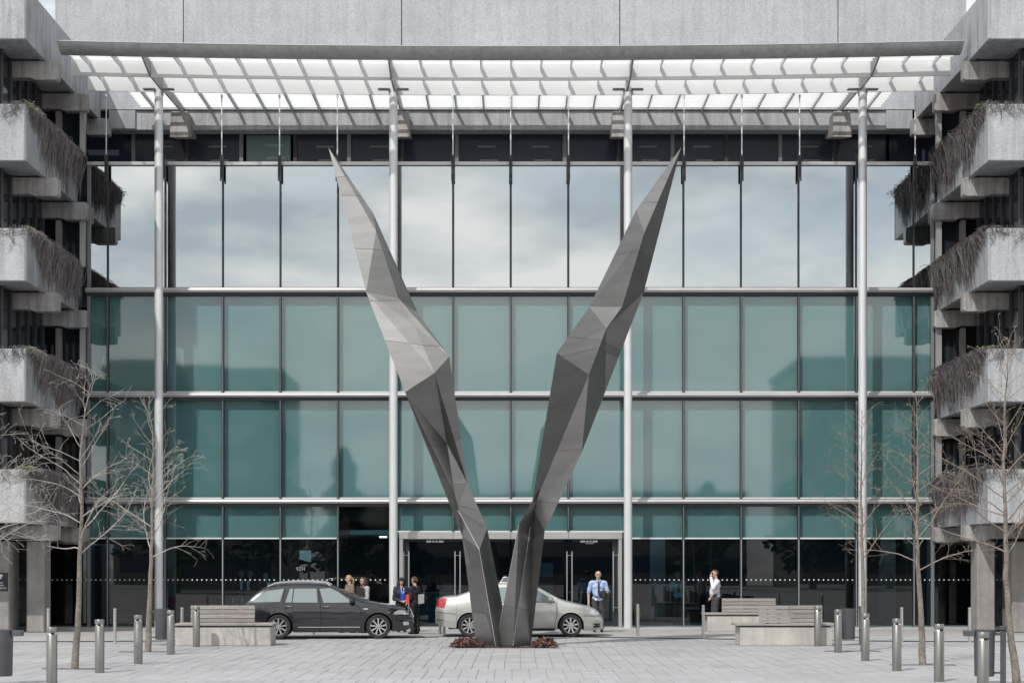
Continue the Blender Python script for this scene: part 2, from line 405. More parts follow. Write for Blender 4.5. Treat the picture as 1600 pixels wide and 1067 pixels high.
def transom(z0, z1, x0=-XE - .08, x1=XE + .08):
    prof = [(YG - .005, z0), (YG - .16, z0 + .02), (YG - .20, (z0 + z1) / 2), (YG - .16, z1 - .01), (YG - .005, z1)]
    MB().prism(prof, x0, x1, 'x').build('transom', 'aluminium', gb)
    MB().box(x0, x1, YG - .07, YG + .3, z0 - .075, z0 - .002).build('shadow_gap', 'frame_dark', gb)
transom(10.235, 10.40); transom(7.035, 7.185); transom(3.785, 3.935)
MB().box(-XE - .06, XE + .06, YG - .10, YG + .5, 14.15, 14.26).build('coping', 'aluminium', gb, bevel=.01)
MB().box(-XE, XE, YG + .52, 57.2, 14.10, 14.20).build('flat_roof', 'fascia_metal', gb)
for zf in (10.1, 6.9, 3.6):
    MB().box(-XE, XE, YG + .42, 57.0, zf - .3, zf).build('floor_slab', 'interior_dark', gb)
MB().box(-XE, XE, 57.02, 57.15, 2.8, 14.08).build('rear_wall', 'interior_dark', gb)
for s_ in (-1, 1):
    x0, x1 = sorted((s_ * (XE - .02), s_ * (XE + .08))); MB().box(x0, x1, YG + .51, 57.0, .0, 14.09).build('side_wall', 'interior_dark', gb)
# ground-floor room behind the clear panes
MB().box(-17, 17, 54.21, 64, -.05, .03).build('room_floor', 'interior_floor', gb)
MB().box(-17, 17, 64.0, 64.2, 0, 3.2).build('room_wall', 'room_blue', gb)
rnd = random.Random(21); x = -16.5
while x < 16.4:      # upright wall boards of uneven width at the back of the room
    w_ = rnd.uniform(.35, 1.1)
    if rnd.random() < .72: MB().box(x, x + w_ - .05, 63.9 - rnd.uniform(0, .25), 63.995, .03, rnd.choice((2.1, 2.86, 2.86))).build('wall_board', rnd.choice(('room_blue', 'room_grey', 'interior_dark')), gb)
    x += w_
MB().box(-17, 17, YG + .42, 64, 2.86, 3.0).build('room_ceiling', 'room_blue', gb)
mat('room_glow', (.8, .85, .9), .5, emit=(.85, .93, 1.0, 7.0))
for x in (-12, -9.2, -6.6, -4.15, -2.2, 2.2, 4.6, 7.2, 9.8, 12.4):
    for y in (56.2, 60.2): MB().box(x - (.12 if -6 < x < -4 else .7), x + (.12 if -6 < x < -4 else .7), y, y + .09, 2.815, 2.855).build('light_bar', 'room_glow', gb)  # long strips added, mostly unseen, to brighten the room; the short one is a lamp
for i, x in enumerate([-11.6, -8.1, -6.0, 4.6, 6.9, 9.3, 12.2]):
    MB().box(x, x + .5, 57 + (i % 3), 57.4 + (i % 3), .03, 2.86).build('room_pillar', ['concrete_pier', 'frame_grey'][i % 2], gb)
# outer ground-floor panes past the curtain wall, behind the piers
for s_ in (-1, 1):
    for (a, c) in ((13.05, 14.6), (14.66, 16.4)):
        x0, x1 = sorted((s_ * a, s_ * c)); MB().box(x0, x1, YG + .15, YG + .17, .07, 2.60).build('pane', 'glass_clear', gb)
    x0, x1 = sorted((s_ * 14.6, s_ * 14.66)); MB().box(x0, x1, YG + .12, YG + .2, .04, 2.6).build('mullion', 'frame_dark', gb)
    x0, x1 = sorted((s_ * 12.99, s_ * 17)); MB().box(x0, x1, YG + .05, YG + .45, 2.60, 3.05).build('lintel', 'concrete_pier', gb)
b = MB()
x = -14.35
while x < 14.4:
    if abs(x) > 3.75 and min(abs(x - e) for e in xs_edges) > .05:
        b.add([(x + .021 * math.cos(t * math.pi / 4), YG - .004, 1.467 + .021 * math.sin(t * math.pi / 4)) for t in range(8)], [tuple(range(8))])
    x += .1478
b.build('dot_strip', 'dot_white', gb, kind='stuff', fixn=False)
# entrance: header, jambs, four glass leaves with ladder handles
hd = MB().box(-3.42, 3.42, YG - .13, YG + .25, 2.715, 2.93).build('door_header', 'aluminium', gb, bevel=.01)
for k in (-1, 0, 1): MB().box(k * G - .006, k * G + .006, YG - .134, YG - .1, 2.72, 2.925).build('header_joint', 'frame_dark', hd)
for s_ in (-1, 1):
    x0, x1 = sorted((s_ * 3.30, s_ * 3.41)); MB().box(x0, x1, YG - .12, YG + .25, .035, 2.713).build('door_jamb', 'aluminium', gb, bevel=.008)
    x0, x1 = sorted((s_ * 3.12, s_ * 3.29)); MB().box(x0, x1, YG + .05, YG + .1, .035, 2.70).build('side_panel', 'frame_dark', gb)
for (a, c, hx, top) in ((-3.10, -1.66, -3.20, 0), (-1.62, -.03, -1.63, 0), (.03, 1.62, 1.80, 0), (1.90, 3.10, 3.22, 0)):
    d = MB().box(a, c, YG + .10, YG + .12, .06, 2.68).build('door', 'glass_door', gb)
    fr = MB()
    fr.box(a, c, YG + .09, YG + .13, 2.64, 2.69); fr.box(a, c, YG + .09, YG + .13, .04, .10); fr.build('door_rail', 'frame_dark', d)
    h = MB()
    for dx in (-.078, .078): h.tube([(hx + dx, YG - .06, .50), (hx + dx, YG - .06, 2.34)], .017, 8)
    for z in (.62, 2.22): h.tube([(hx - .078, YG - .06, z), (hx + .078, YG - .06, z)], .011, 6); h.tube([(hx, YG - .06, z), (hx, YG + .10, z)], .01, 6)
    h.build('handle', 'stainless', d, smooth=True)
for x, drop in ((-2.33, 0), (2.40, 1)):
    b = MB(); xx = x - .26
    for w in (.15, .06, .06, .15): b.box(xx, xx + w, YG + .045, YG + .09, 2.615, 2.675); xx += w + .035
    if drop: b.box(x - .10, x + .15, YG + .045, YG + .09, 2.575, 2.592)
    b.build('sign_bars', 'stainless', gb)  # plain metal bars standing in for an unreadable sign strip

# ------------------------------------------------------------------ inside the ground floor
def desk(x0, x1, y, lab):
    t = thing('reception_desk', lab, 'desk', ((x0 + x1) / 2, y, .03))
    MB().box(x0, x1, y, y + .6, .03, 1.0).build('counter_front', 'desk', t, bevel=.01)
    MB().box(x0 - .04, x1 + .04, y - .08, y + .7, 1.002, 1.05).build('counter_top', 'board', t, bevel=.01)
    return t
desk(-3.2, -1.0, 56.0, 'long dark reception desk inside the left entrance door')
desk(1.95, 3.4, 57.0, 'short dark reception desk inside the right entrance door')
for x, y, z, w, lab in ((-2.05, 56.1, 1.05, .30, 'small flat screen standing on the left reception desk'), (2.35, 57.1, 1.05, .34, 'small flat screen standing on the right reception desk')):
    t = thing('monitor', lab, 'monitor', (x, y, z))
    MB().box(x - w / 2, x + w / 2, y, y + .03, z + .06, z + .30).build('screen', 'board', t); MB().box(x - .05, x + .05, y, y + .1, z, z + .06).build('stand', 'frame_dark', t)
t = thing('display_board', 'grey upright display board inside the entrance, right of the sculpture', 'board', (1.05, 55.5, .03))
MB().box(.9, 1.36, 55.5, 55.56, .03, 2.0).build('panel', 'board', t); MB().box(.92, 1.36, 55.49, 55.499, 1.35, 1.55).build('dark_band', 'frame_dark', t)
for i, (x, y) in enumerate(((-12.3, 54.9), (-11.0, 55.2), (-9.9, 55.0))):
    t = thing('armchair', ['dark red armchair inside the glass, leftmost of the three', 'dark red armchair inside the glass, middle of the three', 'dark red armchair inside the glass behind the left bench'][i], 'armchair', (x, y, .03), group='red armchairs inside the glass')
    MB().box(x - .3, x + .3, y - .3, y + .3, .13, .45).build('seat', 'chair_red', t, bevel=.04)
    MB().box(x - .3, x + .3, y + .18, y + .34, .452, .92).build('backrest', 'chair_red', t, bevel=.04)
    for sx in (-1, 1):
        x0, x1 = sorted((x + sx * .302, x + sx * .40)); MB().box(x0, x1, y - .3, y + .3, .1, .62).build('armrest', 'chair_red', t, bevel=.03)
        for sy in (-1, 1): MB().box(x + sx * .27 - .02, x + sx * .27 + .02, y + sy * .25 - .02, y + sy * .25 + .02, .03, .128).build('leg', 'frame_dark', t)
t = thing('paper_notice', 'pale square paper notice with a folded corner stuck inside the window', 'notice', P(477, 868, YG + .04))
t.location = P(477, 868, YG + .04); 
b = MB(); q = [P(*p, YG + .04) for p in ((468, 859), (486, 859), (486, 877), (480, 876.5), (468, 872.5))]
b.prism([(v.x, v.z) for v in q], YG + .035, YG + .04); b.build('sheet', 'paper', t)

# ------------------------------------------------------------------ lettering helper
def text_mesh(name, body, size, loc, m, parent, align='LEFT', ext=.002):
    cu = bpy.data.curves.new(name, 'FONT'); cu.body = body; cu.size = size; cu.align_x = align; cu.extrude = ext; cu.resolution_u = 2
    o = bpy.data.objects.new(name, cu); COL.objects.link(o); o.rotation_euler = (R(90), 0, 0)
    dg = bpy.context.evaluated_depsgraph_get(); me = bpy.data.meshes.new_from_object(o.evaluated_get(dg))
    bpy.data.objects.remove(o); bpy.data.curves.remove(cu)
    me.transform(Matrix.Rotation(R(90), 4, 'X')); me.materials.clear(); me.materials.append(MATS[m])
    n = bpy.data.objects.new(name, me); COL.objects.link(n)
    n.location = Vector(loc) - (wloc(parent) if parent else Vector((0, 0, 0)))
    n.parent = parent
    return n
wl = thing('window_lettering', 'small white letters on the clear window under the paper notice', 'lettering', P(469, 890, YG - .01))
text_mesh('letters', '9ZH', .15, P(462.5, 890.5, YG - .012), 'board', wl)

# ------------------------------------------------------------------ canopy on four columns
CXE = 12.87
def sag(x): return .52 * (1 - (x / CXE) ** 2)
can = thing('entrance_canopy', 'long curved canopy of white louvres on four slender white columns', 'canopy', (0, 52, 0))
rx = [k * .8825 for k in range(-14, 15)]
exs = [-CXE] + rx + [CXE]
def sweep(sec, x0, x1, y0f, name, m, smooth=True):
    xs = [x0] + [x for x in rx if x0 < x < x1] + [x1]; vs = []; fs = []; n = len(sec)
    for x in xs:
        for dy, z in sec: vs.append((x, y0f(x) + dy, z))
    for i in range(len(xs) - 1):
        for k in range(n): fs.append((i * n + k, i * n + (k + 1) % n, (i + 1) * n + (k + 1) % n, (i + 1) * n + k))
    fs += [tuple(range(n)), tuple((len(xs) - 1) * n + k for k in range(n))]
    return MB().add(vs, fs).build(name, m, can, smooth=30)
YF = lambda x: 49.05 + sag(x)
sweep([(0, 16.77), (.03, 16.71), (.20, 16.58), (.38, 16.52), (.50, 16.52), (.50, 16.77)], -CXE, CXE, YF, 'front_fascia', 'fascia_metal')
sweep([(-.02, 16.775), (-.02, 16.80), (.5, 16.82), (.5, 16.775)], -CXE - .03, CXE + .03, YF, 'top_flashing', 'aluminium')
sweep([(0, 16.24), (0, 16.72), (.05, 16.72), (.05, 16.24)], -12.87, 12.87, lambda x: 50.6 + sag(x), 'louvre_blade', 'blade_white')
sweep([(0, 16.27), (0, 16.72), (.05, 16.72), (.05, 16.27)], -12.80, 12.80, lambda x: 52.3 + sag(x), 'louvre_blade', 'blade_white')
# open louvre: upright white blades, one every 0.3 m, their faces towards the forecourt
ys = 50.0
while ys < 55.75:
    if 50.32 < ys < 50.72 or 52.02 < ys < 52.42: ys += .29; continue      # clear of the two deep blades
    w = 12.8 if ys < 53 else 11.9
    f = (lambda x, ys=ys: ys + sag(x) * max(0, (55.5 - ys) / 5.5))
    sweep([(0, 16.615), (.012, 16.615), (.042, 16.712), (.030, 16.712)], -w, w, f, 'louvre_slat', 'blade_white')
    ys += .29
for x in rx:
    big = any(abs(abs(x) - c) < .1 for c in (3.53, 10.59)); t_ = .025 if big else .013
    s0 = sag(x)
    if abs(x) < 12.7:
        MB().prism([(49.5 + s0, 16.50), (49.5 + s0, 16.74), (50.58 + s0, 16.74), (50.58 + s0, 16.53 if not big else 16.24)], x - t_, x + t_, 'x').build('rib', 'rib_grey' if big else 'blade_white', can)
        MB().prism([(50.67 + s0, 16.52 if not big else 16.26), (50.67 + s0, 16.74), (52.28 + s0, 16.74), (52.28 + s0, 16.52 if not big else 16.3)], x - t_, x + t_, 'x').build('rib', 'rib_grey' if big else 'blade_white', can)
    if abs(x) < 11.95:
        MB().prism([(52.4 + s0, 16.55 if not big else 16.35), (52.4 + s0, 16.74), (56.25, 16.74), (56.25, 16.56 if not big else 16.5)], x - t_, x + t_, 'x').build('rib', 'rib_grey' if big else 'fin_grey', can)
for k in (-6, -2, 2, 6):
    x = k * G; yc = 52.0
    c = MB().lathe([(.0, .0), (.127, .0), (.127, 15.9), (.115, 16.12), (0, 16.12)], 24, (x, yc, 0)).build('column', 'column_white', can, smooth=40)
    MB().lathe([(.15, .0), (.15, .02), (.128, .03)], 24, (x, yc, 0)).build('base_ring', 'aluminium', c, smooth=40)
    f = MB()
    for s_ in (-1, 1):
        f.prism([(x + s_ * .03, 16.0), (x + s_ * .115, 16.0), (x + s_ * .17, 16.24), (x + s_ * .10, 16.24)], yc - .06, yc + .06)
        x0, x1 = sorted((x + s_ * .14, x + s_ * .46)); f.box(x0, x1, yc - .09, yc + .09, 16.20, 16.235)
    f.build('fork', 'rib_grey', c)
rod = MB().tube([(0, 0, 0), (0, 0, 1.86)], .019, 8).lathe([(.0, 1.74), (.034, 1.76), (.034, 1.84), (0, 1.86)], 8).mesh('hanger_rod', 'rod_white', smooth=True)
clp = MB().box(-.052, -.012, -.03, .03, -.78, .02).box(.012, .052, -.03, .03, -.78, .02).box(-.012, .012, -.01, .01, -.70, -.02).mesh('clamp', 'frame_dark')
for k in range(-7, 8):
    if abs(k) in (2, 6) : continue
    o = bpy.data.objects.new('hanger_rod', rod); COL.objects.link(o); o.parent = can; o.location = (k * G, .78, 14.42)
    c = bpy.data.objects.new('clamp', clp); COL.objects.link(c); c.parent = o; c.location = (0, 0, 0)
for k in (-6, 6):
    c = bpy.data.objects.new('clamp', clp); COL.objects.link(c); c.parent = can; c.location = (k * G, .78, 14.42)

# ------------------------------------------------------------------ concrete block behind and above
cb = thing('concrete_building', 'pale pebble-textured concrete block rising above the white canopy', 'building', (0, 56, 0))
je = [-14.75, -10.59, -3.53, 3.53, 10.59, 14.75]
for i in range(5):
    MB().box(je[i] + .013, je[i + 1] - .013, 55.9, 56.15, 16.64, 24).build('wall_panel', 'concrete_wall', cb, bevel=.008)
MB().box(-14.7, 14.7, 56.16, 60, 16.7, 23.9).build('joint_backing', 'frame_dark', cb)
MB().box(-13.0, 13.0, 55.98, 56.55, 16.0, 16.63).build('fascia', 'concrete_rough', cb, bevel=.015)
for s_ in (-1, 1):
    x0, x1 = sorted((s_ * 12.15, s_ * 13.0)); MB().box(x0, x1, 55.9, 55.975, 16.02, 16.62).build('corner_block', 'concrete_side', cb, bevel=.01)
for x in (-10.59, -3.53, 3.53, 10.59):
    MB().add([(x - .27, 55.25, 16.42), (x + .27, 55.25, 16.42), (x + .30, 55.15, 15.56), (x - .30, 55.15, 15.56), (x - .27, 56.65, 16.42), (x + .27, 56.65, 16.42), (x + .30, 56.65, 15.86), (x - .30, 56.65, 15.86)],
             [(0, 1, 2, 3), (4, 7, 6, 5), (0, 3, 7, 4), (1, 5, 6, 2), (3, 2, 6, 7), (0, 4, 5, 1)]).build('bracket', 'concrete_smooth', cb, bevel=.02)
for k in range(-7, 7):
    x0, x1 = k * G + .06, (k + 1) * G - .06
    if k == -5:
        w = MB().box(x0 + .1, x1 - .1, 56.66, 56.68, 14.0, 16.0).build('window', 'window_reflection', cb)  # lone paler pane: reflected light put into its colour
        b = MB()
        for j, (dx, z) in enumerate(((.10, 15.62), (.16, 15.2))): b.box(x0 + .6 + dx, x0 + 1.2 + dx, 56.645, 56.656, z, z + .09)
        b.build('light_bar', 'board', w); MB().box(x0 + .78, x0 + 1.42, 56.645, 56.656, 14.78, 14.83).build('light_bar', 'cloth_sky', w)  # pale bars on the pane, painted in place of lights inside
        MB().box(x0 + .1, x1 - .1, 56.645, 56.654, 14.86, 14.875).build('glazing_bar', 'frame_grey', w)
        MB().box(x0 + .46, x0 + .48, 56.645, 56.654, 14.0, 14.85).build('glazing_bar', 'frame_grey', w)
    else:
        w = MB().box(x0, x1, 56.66, 56.68, 13.9, 16.06).build('window', 'window_dark', cb)
        b = MB()
        for j, z in enumerate((15.6, 15.15, 14.75)): b.box(x0 + .62 + .08 * j, x0 + 1.2 + .08 * j, 56.648, 56.656, z, z + .05)
        if k % 3 != 1: b.build('light_bar', 'frame_grey', w)  # grey bars on the pane stand in for lights behind it
        MB().box(x0, x1, 56.63, 56.656, 13.95, 14.25).build('window_board', 'cloth_charcoal', w)
    MB().box(k * G - .06, k * G + .06, 56.56, 56.72, 13.9, 16.06).build('window_frame', 'frame_grey' if k % 2 else 'cloth_charcoal', cb)
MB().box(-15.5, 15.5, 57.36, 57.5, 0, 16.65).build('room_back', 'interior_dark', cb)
for s_ in (-1, 1):
    x0, x1 = sorted((s_ * 12.43, s_ * 15)); MB().box(x0, x1, 56.75, 56.8, 13.5, 16.06).build('end_glazing', 'window_dark', cb)

# ------------------------------------------------------------------ office wings with planters
LEV = [(12.95, 14.5), (9.67, 11.11), (6.37, 7.82), (3.06, 4.53)]
YP = 47.2; XW = 14.2
mull2 = MB().box(-.03, .03, -.03, .03, 0, 1).mesh('mullion', 'wing_frame')
def wing(s_, lab, xp):
    w = thing('office_wing', lab, 'building', (s_ * 15, 50, 0), group='concrete office wings either side of the forecourt')
    def bx(x0, x1, *a): x0, x1 = sorted((s_ * x0, s_ * x1)); return MB().box(x0, x1, *a)
    def trough(z0, z1, yend, m_front, m_side, name):
        f = bx(xp, 21, YP, YP + .16, z0, z1).build(name + '_front', m_front, w, bevel=.02)
        sd = bx(xp + .004, xp + .16, YP + .162, yend, z0, z1).build(name + '_side', m_side, w, bevel=.012)
        bx(xp + .162, XW + .2, YP + .162, yend, z0 + .05, z0 + .22).build(name + '_soffit', 'concrete_side', w)
        bx(XW + .2, 21, YP + .162, 48.3, z0 + .05, z0 + .22).build(name + '_soffit', 'concrete_side', w)
        bx(xp + .03, xp + .055, YP - .012, YP - .001, z0 + .03, z1 - .03).build('drip_edge', 'concrete_side', f)
    trough(16.27, 17.75, 55.88, 'concrete_rough', 'concrete_side', 'parapet')
    for z0, z1 in LEV:
        trough(z0, z1, 52.9, 'concrete_rough', 'concrete_side', 'planter')
        bx(xp + .162, XW, YP + .162, 52.9, z0 + .9, z1 - .12).build('soil', 'soil', w)
    for zt in [16.26] + [a for a, _ in LEV]:
        for yb in ([49.2, 52.55, 55.5] if zt > 16 else [49.2, 52.55]):
            zb_ = zt - (.54 if zt > 4 else .45)
            prof = [(12.9, zb_ + .05), (12.95, zb_), (13.55, zb_), (13.7, zb_ + .06), (15.5, zb_ + .06), (15.5, zt - .004), (xp + .2, zt - .004), (12.95, zt - .004), (12.9, zt - .03)]
            MB().prism([(s_ * p[0], p[1]) for p in prof], yb, yb + .36).build('beam', 'concrete_smooth', w, bevel=.012)
    # glazed wall behind the planters, storey by storey
    st = [(.0, 2.6)] + [(b_, a_) for (b_, a_) in ((4.53 - 1.3, 6.37 + .06), (7.82 - 1.3, 9.67 + .06), (11.11 - 1.3, 12.95 + .06), (14.5 - 1.3, 16.27 + .06))]
    for i, (z0, z1) in enumerate(st):
        bx(XW + .05, XW + .08, 48.2 if i else 49.95, 53.0, z0, z1).build('window_wall', 'wing_glass', w)
        bx(XW + .1, 21, 48.2 if i else 49.0, 48.23 if i else 49.03, z0, z1).build('window_wall', 'wing_glass', w) if i else bx(15.25, 21, 49.0, 49.03, z0, z1).build('window_wall', 'wing_glass', w)
        for j in range(6 if i else 0):
            o = bpy.data.objects.new('mullion', mull2); COL.objects.link(o); o.parent = w; o.location = Vector((s_ * (XW + .02), 48.3 + j * .86, z0)) - w.location; o.scale = (1, 1, z1 - z0)
        for j in range(8 if i else 0):
            o = bpy.data.objects.new('mullion', mull2); COL.objects.link(o); o.parent = w; o.location = Vector((s_ * (XW + .15 + j * .42), 48.17, z0)) - w.location; o.scale = (1, 1, z1 - z0)
        if i:
            bx(13.72, 13.86, 52.62, 52.9, z0 + 1.2, z1 - .6).build('post', 'concrete_pier', w)
            bx(12.99, 13.15, 52.72, 52.88, z0 + 1.2, z1 - .58).build('post', 'aluminium', w)
            bx(13.0, XW + .05, 52.96, 53.0, z0, z1).build('end_glazing', 'wing_glass', w)
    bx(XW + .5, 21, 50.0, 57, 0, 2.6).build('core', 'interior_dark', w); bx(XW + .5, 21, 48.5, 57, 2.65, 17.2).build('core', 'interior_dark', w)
    bx(13.28, 13.79, 49.2, 49.9, .0, 2.59).build('pier', 'concrete_pier', w, bevel=.03)
    bx(14.19, 15.2, 48.9, 49.9, .0, 2.59).build('pier', 'concrete_pier', w, bevel=.03)
    return w
wl_ = wing(-1, 'shaded concrete office wing with stepped planters along the left side', 13.25)
wr_ = wing(1, 'sunlit concrete office wing with stepped planters along the right side', 13.05)
sg = thing('direction_sign', 'dark wall sign with a white arrow on the leftmost concrete pier', 'sign', (-14.6, 48.89, 1.5))
pa, pb_ = P(-17, 894, 48.89), P(12.6, 922, 48.89)
MB().box(pa.x, pb_.x, 48.865, 48.895, pb_.z, pa.z).build('sign_panel', 'sign_dark', sg)
aw = MB(); ax = PX(1.5, 48.86); zt = PZ(896, 48.86)
aw.prism([(ax - .016, zt - .14), (ax + .016, zt - .14), (ax + .016, zt - .05), (ax + .055, zt - .07), (ax + .055, zt - .045), (ax, zt), (ax - .055, zt - .045), (ax - .055, zt - .07), (ax - .016, zt - .05)], 48.855, 48.863)
aw.build('arrow', 'print_white', sg)
for txt, yy, xr in (('Campus', 910.5, 4.8), ('Centre', 914.8, 5.8), ('Reception', 919, 10.2)):
    text_mesh('lettering', txt, .085, (PX(xr, 48.86), 48.862, PZ(yy, 48.86)), 'print_white', sg, 'RIGHT')

# hanging dead vines over the planters
def vine(s_, xp, z0, z1, lev, dens, lab):
    rnd = random.Random(100 * lev + (s_ > 0)); b = MB(); b2 = MB(); b3 = MB(); ph = rnd.uniform(0, 6)
    org = Vector((s_ * xp, 50, z1))
    t = thing('hanging_vine', lab, 'vine', org, group='bare vines hanging over the planters')
    H = z1 - z0
    for i in range(int(dens)):
        y = rnd.uniform(47.5, 52.95)
        if rnd.random() > .60 + .40 * math.sin(y * 4.3 + ph) * math.sin(y * 1.7 + ph * 2): continue
        k = min(1, (y - 47.4) / 1.7)
        ln = H * (rnd.uniform(.25, .85) * (.30 + .70 * k) + (rnd.uniform(.1, .38) * k if rnd.random() < .6 else 0))
        ln *= .9 + .18 * math.sin(y * 3.1 + lev) ; ln = max(.15, min(ln, H * 1.12))
        top = z1 + rnd.uniform(.0, .13) ; ox = (rnd.uniform(.02, .19) if rnd.random() < .85 else rnd.uniform(.15, .36)) * (.5 + .6 * k)
        x = xp + .08; pts = [(s_ * (x + rnd.uniform(-.02, .12)), y + rnd.uniform(-.08, .08), z1 - .05), (s_ * (xp + .02 - ox * .3), y, top)]
        n = 5; yy = y; drift = rnd.gauss(0, .05)
        for j in range(1, n + 1):
            yy += drift + rnd.gauss(0, .035)
            pts.append((s_ * (xp - max(.012, ox * (1 - .5 * j / n)) + rnd.gauss(0, .008)), yy, top - ln * j / n))
        r0 = rnd.uniform(.006, .012)
        (b if rnd.random() < .7 else b3).tube(pts, [r0] * (len(pts) - 1) + [r0 * .5], 3, False)
    for i in range(int(dens * .25)):       # tangles on top of the wall
        y = rnd.uniform(47.3, 53); a = rnd.uniform(0, 6.28); l = rnd.uniform(.12, .4)
        p = Vector((s_ * (xp + rnd.uniform(0, .35)), y, z1 - .02)); pts = [p]
        for j in range(3):
            p = p + Vector((math.cos(a) * l / 3, math.sin(a) * l / 3, (.12, .02, -.06)[j] * rnd.uniform(.3, 1.3))); a += rnd.gauss(0, .7); pts.append(p)
        b.tube(pts, .007, 3, False)
    for i in range(26 + 10 * (lev in (0, 3))):      # trailing sprigs on the front face
        x = xp + abs(rnd.gauss(0, .55)); ln = rnd.uniform(.1, .45) * (1.6 if rnd.random() < .2 else 1)
        p = Vector((s_ * x, YP + .06, z1)); pts = [p, p + Vector((0, -.08, rnd.uniform(.03, .09)))]
        for j in range(1, 4): pts.append(Vector((s_ * (x + rnd.gauss(0, .05 * j)), YP - .03 - rnd.uniform(0, .03), z1 + .03 - ln * j / 3)))
        b.tube(pts, .006, 3, False)
    nl = {0: 90, 1: 30, 2: 60, 3: 110}[lev]
    for i in range(nl):
        x = xp + rnd.gauss(.05, .16); y = YP + abs(rnd.gauss(.05, .3)); z = z1 + rnd.uniform(-.12, .1)
        if s_ > 0 and lev in (1, 3): x = xp + rnd.uniform(.35, 1.2); y = YP - rnd.uniform(-.1, .08); z = z1 - abs(rnd.gauss(0, .28 if lev == 3 else .12))
        if s_ < 0: x = xp + rnd.gauss(.0, .1)
        u = Vector((rnd.gauss(0, 1), rnd.gauss(0, 1), rnd.gauss(0, 1))).normalized() * .035; v = u.orthogonal().normalized() * .02
        c = Vector((s_ * x, y, z)); b2.add([c - u, c + v, c + u, c - v], [(0, 1, 2, 3)])
    b.build('strands', 'vine', t, fixn=False, kind='stuff'); b2.build('leaves', 'vine_leaf', t, fixn=False, kind='stuff'); b3.build('pale_strands', 'vine_pale', t, fixn=False, kind='stuff')
POSW = ['top', 'second', 'third', 'lowest']
for lev, (z0, z1) in enumerate(LEV):
    vine(-1, 13.25, z0, z1, lev, 1000, 'bare brown vine hanging over the %s planter of the left wing' % POSW[lev])
    vine(1, 13.05, z0, z1, lev, 1120, 'bare brown vine hanging over the %s planter of the right wing' % POSW[lev])

# ------------------------------------------------------------------ steel sculpture
SV = {'T': (513.4, 230.5, 0.49), 'L1': (572, 456, -0.123), 'L2': (633, 612, -0.639), 'L3': (722, 836, -0.136), 'L4': (744, 1002, -0.177), 'R0': (583, 332.5, 0.166), 'R1': (652.5, 488, 0.744), 'R2': (702, 556, -0.7), 'R3': (730, 753, 0.05), 'R4': (761.4, 824.4, -0.012), 'R5': (797, 1004, 0.409), 'I1': (587.6, 360.6, -0.005), 'I2': (622.5, 465.6, -0.087), 'I3': (647, 507, -0.314), 'I4': (679, 582, -0.618), 'I5': (698.4, 692.5, 0.1), 'I6': (714, 793, 0.046), 'I7': (749, 858, -0.593), 'I8': (774.4, 1006, -0.55), 
 'T2': (1064.5, 230, 0.167), 'a1': (994.4, 327, -0.444), 'a2': (921, 478.7, 0.433), 'Q': (870, 551, 0.8), 'a3': (832, 781, 0.258), 'B': (810.5, 819.5, -0.5), 'A': (774.4, 1005.5, -0.169), 'X': (1006, 456, 0.703), 'V': (945.3, 612.5, 0.459), 'U': (909, 706, -0.61), 'W': (851, 829.5, -0.311), 'E': (829.5, 1007, 0.176), 'M': (1006.4, 364.4, -0.637), 'N': (972, 478.7, -0.11), 'K': (947.5, 512.5, -0.193), 'S': (920.3, 584.5, -0.95), 'P': (833, 792.5, 0.1), 'C': (801.6, 1008.7, -0.318)}
SY = 40.9
SP = {k: P(v[0], v[1], SY + v[2]) for k, v in SV.items()}
for k in ('L4', 'R5', 'I8', 'A', 'E', 'C'): SP[k].z = max(SP[k].z, 0.0) if False else .02
scul = thing('steel_sculpture', 'tall faceted stainless steel sculpture of two wing-like arms forming a V', 'sculpture', (0, SY, 0))
